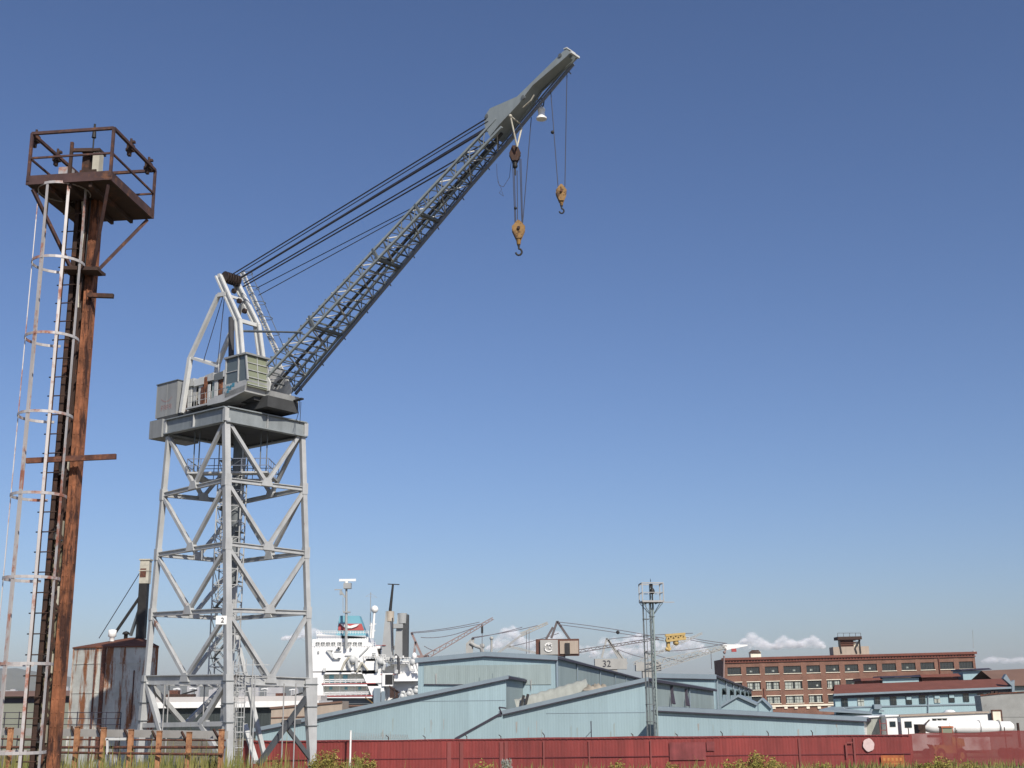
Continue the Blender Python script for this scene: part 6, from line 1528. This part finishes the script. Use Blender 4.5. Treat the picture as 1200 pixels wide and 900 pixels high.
for t in (.28, .62, .84):
    b = MB(); x = lerp(xa, xb, t); r_ = rT * 1.03
    for i in range(20): p, q = 2 * pi * i / 20, 2 * pi * (i + 1) / 20; b.bar(V((x, YT + r_ * cos(p), zc_ + r_ * sin(p))), V((x, YT + r_ * cos(q), zc_ + r_ * sin(q))), .10, .05)
    b.build('tank_band', 'post', tkr)
b = MB(); 
for px in (1095, 1101, 1107): q = T(px, 843); b.lathe(V((q.x, YT, zc_ + rT - .1)), [(.22, 0), (.22, .25), (.28, .28), (.28, .34)], 10)
b.bar(V((T(1085, 1).x, YT, zc_ + rT + .3)), V((T(1135, 1).x, YT, zc_ + rT + .25)), .05, .04); b.build('manhole', 'frame', tkr)
b = MB(); b.bar(V((xa + .5, YT, zc_ - rT - .15)), V((xb - .3, YT, zc_ - rT - .15)), .8, .22); b.build('chassis', 'frame', tkr)
for px in (1087, 1091, 1176, 1185):
    for sy in (-1, 1):
        x = T(px, 850).x; MB().tube(V((x, YT + sy * 1.05, .5)), V((x, YT + sy * .75, .5)), .5, 14).build('wheel', 'tyre', tkr)
b = MB(); b.box((xa - .3, YT, zc_ - .1), (.7, 1.4, .9)); b.bar(V((xa - .6, YT - .8, zc_ - .2)), V((xa + .5, YT - .8, zc_ + .8)), .15, .1); b.box((xb + .5, YT, 2.2), (.15, .3, 2.4)); b.pieces('end_fitting', 'rust_dark', tkr)
# yellow wheel loader
YW = 121
def Wp(px, py): return P(px, py, YW)
lx = Wp(1110, 870).x
ld_ = thing('wheel_loader', 'orange yellow wheel loader with glazed cab behind the red screen fence', 'loader', (lx, YW, 0))
for dx_ in (-1.55, 1.6):
    for sy in (-.8, .8):
        o = MB().tube(V((lx + dx_ * .98 + .2, YW + sy - .2, .68)), V((lx + dx_ * .98 + .2, YW + sy + .2, .68)), .68, 18).build('wheel', 'tyre', ld_)
        MB().tube(V((lx + dx_ * .98 + .2, YW + sy - .22, .68)), V((lx + dx_ * .98 + .2, YW + sy + .22, .68)), .32, 12).build('rim', 'mach_yellow', o)
zr = Wp(1110, 852.5).z
b = MB(); b.box((lx + .2, YW, 1.25), (3.6, 1.3, .7)); b.prism([V((lx + .55, YW - .7, 1.5)), V((lx + 2.4, YW - .7, 1.5)), V((lx + 2.3, YW - .7, 2.2)), V((lx + .55, YW - .7, 2.35))], V((0, 1.4, 0))); b.box((lx - 1.3, YW, 1.35), (1.1, .9, .6)); b.build('body', 'mach_yellow', ld_)
b = MB(); cw2 = (Wp(1116.5, 860).x - Wp(1103, 860).x) / .62; cxm = lx
for sx in (-1, 1):
    for sy in (-1, 1): b.bar(V((cxm + sx * cw2 / 2, YW + sy * .6, 1.6)), V((cxm + sx * cw2 * .45, YW + sy * .58, zr)), .10, .10)
b.box((cxm, YW, zr + .05), (cw2 * 1.08, 1.4, .14)); cb_ = b.build('cab', paint('faded orange cab', (.40, .12, .05), .6, 0, .15, 2), ld_)
b = MB(); b.box((cxm, YW, (1.6 + zr) / 2), (cw2 * .82, 1.1, zr - 1.62)); b.build('cab_glass', 'glass_g', cb_)
b = MB()
for sy in (-.5, .5): b.bar(V((lx - .7, YW + sy, 1.7)), V((lx - 2.3, YW + sy, .8)), .18, .28)
b.build('lift_arm', 'mach_yellow', ld_)
b = MB(); b.prism([V((lx - 2.2, YW - 1.2, .25)), V((lx - 3.3, YW - 1.2, .2)), V((lx - 2.5, YW - 1.2, .55)), V((lx - 2.35, YW - 1.2, 1.3)), V((lx - 2.75, YW - 1.2, 1.7)), V((lx - 2.1, YW - 1.2, 1.5))], V((0, 2.4, 0))); b.build('bucket', 'mach_yellow', ld_)
b = MB(); b.tube(V((lx + 1.6, YW, 2.2)), V((lx + 1.6, YW, 3.0)), .06, 8); b.build('exhaust', 'black', ld_)

ld_.scale = (.62, .62, 1.0)
# ------------------------------------------------------------------ weeds and bushes
def blade(b, p, h, w, lean, ang):
    dx, dy = cos(ang), sin(ang); q = V(p); t = q + V((lean * cos(ang * 2.3), lean * sin(ang * 2.3), h)); m_ = lerp(q, t, .55) + V((0, 0, h * .08))
    s_ = V((dx * w / 2, dy * w / 2, 0)); b.add([q - s_, q + s_, m_ + s_ * .8, t, m_ - s_ * .8], [(0, 1, 2, 3, 4)])
def veg(name, c1, c2, sc=1.5):
    m, n, l, bb = _mat(name); tc = n.new('ShaderNodeTexCoord'); nz = n.new('ShaderNodeTexNoise'); nz.inputs['Scale'].default_value = sc; nz.inputs['Detail'].default_value = 5
    l.new(tc.outputs['Object'], nz.inputs['Vector']); rp = n.new('ShaderNodeMapRange'); rp.inputs[1].default_value = .35; rp.inputs[2].default_value = .65; l.new(nz.outputs[0], rp.inputs[0])
    mx = n.new('ShaderNodeMixRGB'); mx.inputs[1].default_value = (*c1, 1); mx.inputs[2].default_value = (*c2, 1); l.new(rp.outputs[0], mx.inputs[0]); l.new(mx.outputs[0], bb.inputs['Base Color'])
    bb.inputs['Roughness'].default_value = .8; bb.inputs['Specular IOR Level'].default_value = .2
    return m
M['grass'] = veg('dry green weeds', (.115, .145, .035), (.25, .21, .075), .9)
M['bush'] = veg('yellow green bush leaves', (.19, .185, .04), (.34, .27, .08), 1.2)
M['stem'] = veg('dry brown stems', (.16, .12, .05), (.24, .19, .10))
R2 = random.Random(5)
b = MB()
def edge(x): return 54 + 2.5 * sin(x * .13) + 1.2 * sin(x * .31 + 1)
for i in range(34000):
    x = R2.uniform(-32, 32); y = R2.uniform(30, edge(x) + 5)
    if y < 38 and R2.random() < .5: continue
    left = max(0, min(1, (-3 - x) / 6)) if x > -14 else 1
    f_ = .5 + .5 * sin(x * .9 + 1.3 * sin(y * .5)) * .6 + .25 * sin(x * 2.7)
    if R2.random() > .35 + .65 * f_ or (-6 < x < 10 and R2.random() < .55): continue
    h = R2.uniform(.30, .80) * (.75 + .5 * f_) * (1 if x < -6 else .62) + (.75 if x < -8.5 and y > 38 else .0) * R2.random()
    if R2.random() < .03: h *= 1.6
    blade(b, (x, y, ground_z(x, y) - .03), h, R2.uniform(.02, .05), R2.uniform(.0, .25), R2.uniform(0, 6.28))
gr = b.build('weeds', 'grass', None, (0, 45, 3)); gr['kind'] = 'stuff'; tag(gr, 'ragged green and straw coloured weeds along the bottom edge', 'weeds')
def bush(px, top, half, Yq, label, n_=1500, mat_='bush'):
    q = P(px, top, Yq); k = Yq / F; gz = ground_z(q.x, Yq) - .05; h = q.z - gz; w = half * k
    t = thing('bush', label, 'bush', (q.x, Yq, gz), 'yellow green bushes before the red fence'); b = MB(); st = MB()
    for s_ in range(26):
        a_ = R2.uniform(0, 6.28); rr_ = math.sqrt(R2.random()); tx = cos(a_) * rr_ * w; ty = sin(a_) * rr_ * w * .7
        hh = h * (1 - .45 * rr_ ** 2) * R2.uniform(.6, 1.05); p0 = V((q.x + tx * .35, Yq + ty * .35, gz)); p1 = V((q.x + tx, Yq + ty, gz + hh)); st.tube(p0, p1, .012, 4, .005)
        for j in range(n_ // 26):
            u = R2.uniform(.25, 1.0); c_ = lerp(p0, p1, u) + V((R2.gauss(0, .09), R2.gauss(0, .09), R2.gauss(0, .06))) * (.6 + w * .35)
            e1 = V((R2.uniform(-1, 1), R2.uniform(-1, 1), R2.uniform(-.2, 1))).normalized() * R2.uniform(.03, .075); e2 = e1.cross(V((R2.uniform(-1, 1), R2.uniform(-1, 1), R2.uniform(-1, 1)))).normalized() * R2.uniform(.012, .03)
            b.add([c_ - e1, c_ + e2, c_ + e1, c_ - e2], [(0, 1, 2, 3)])
    b.build('foliage', mat_, t); st.build('stem', 'stem', t)
bush(385, 874, 22, 50, 'broad yellow green bush at the foot of the right crane leg', 2600)
bush(425, 880, 16, 52, 'yellow green bush just right of the white post', 1800)
bush(565, 890, 18, 48, 'low sparse bush left of the white pampas tuft', 900)
bush(722, 891, 16, 49, 'small bush below the middle of the red fence', 900)
bush(785, 891, 10, 52, 'small sparse bush right of the light mast foot', 500)
bush(890, 880, 27, 49, 'tall yellow green bush in front of the low blue shed end', 2600)
bush(860, 888, 18, 47, 'lower bush joined to the left of the tall bush', 1300)
bush(965, 890, 14, 50, 'low dry bush near the thin pale post', 700)
bush(1095, 887, 26, 50, 'wide low bush under the yellow loader', 1800)
bush(1135, 890, 16, 48, 'small bush right of the wide low bush', 900)
bush(250, 882, 16, 47, 'bush of thin stems at the right end of the rusty rail', 900)
bush(330, 886, 14, 52, 'straw coloured bush between the crane legs', 800)
bush(905, 889, 12, 52, 'little bush at the right flank of the tall bush', 600)
pg = thing('pampas_tuft', 'white feathery grass plumes in front of the red fence', 'pampas grass', (P(593, 899, 56).x, 56, 2))
b = MB(); st = MB()
for i in range(7):
    q = P(589 + i * 1.5, 891 + (i % 3) * 1.6, 56); st.tube(V((q.x * .98 + P(593, 899, 56).x * .02, 56, ground_z(q.x, 56))), q, .012, 4); 
    for j in range(40): u = R2.random(); c_ = q + V((R2.gauss(0, .03), R2.gauss(0, .03), -.45 * u)); blade(b, c_, R2.uniform(.08, .16), .03, .06, R2.uniform(0, 6.28))
b.build('plume', 'tarp', pg); st.build('stem', 'stem', pg)

# ------------------------------------------------------------------ clouds: heaps of thin translucent billows, far beyond everything
m, n, l, bb = _mat('cloud vapour'); bb.inputs['Base Color'].default_value = (.9, .9, .92, 1); bb.inputs['Roughness'].default_value = 1; bb.inputs['Alpha'].default_value = .085; bb.inputs['Specular IOR Level'].default_value = 0
M['cloud'] = m
R3 = random.Random(3)
YC = 14000
for (x0, x1, ybase, ytop, n_) in ((852, 918, 760, 741, 90), (905, 966, 759, 740, 90), (570, 640, 760, 731, 95), (620, 700, 765, 738, 60), (716, 830, 765, 736, 130), (690, 760, 770, 741, 60), (330, 392, 749, 731, 60), (1150, 1215, 775, 768, 25)):
    b = MB(); k = YC / F
    for i in range(int(n_ * 1.9)):
        u = R3.random(); px = lerp(x0, x1, u); env = (math.sin(pi * min(1, max(0, u))) ** .55) * (.7 + .3 * sin(u * 9 + x0))
        r_ = R3.uniform(1.6, 6.5) * (.45 + .55 * env); py = lerp(ybase, lerp(ybase, ytop, env) + r_ * .5, R3.random() ** .8)
        b.ball(P(px, py, YC + R3.uniform(-80, 80) * 1), r_ * k, 14, (1.15, 1, .8))
    struct(b.build('cloud', 'cloud'))

# ------------------------------------------------------------------ bay haze
hz_ = MB(); hz_.box((0, 4300, 130), (24000, 10600, 264)); 
m = bpy.data.materials.new('bay haze air'); m.use_nodes = True; n = m.node_tree.nodes; n.remove(n['Principled BSDF'])
pv = n.new('ShaderNodeVolumePrincipled'); pv.inputs['Color'].default_value = (.82, .90, 1, 1); pv.inputs['Density'].default_value = 4.8e-5; pv.inputs['Anisotropy'].default_value = 0
m.node_tree.links.new(pv.outputs[0], n['Material Output'].inputs['Volume']); m.use_nodes = True
hb = hz_.build('haze', m, None, (0, 0, -2)); hb['kind'] = 'stuff'
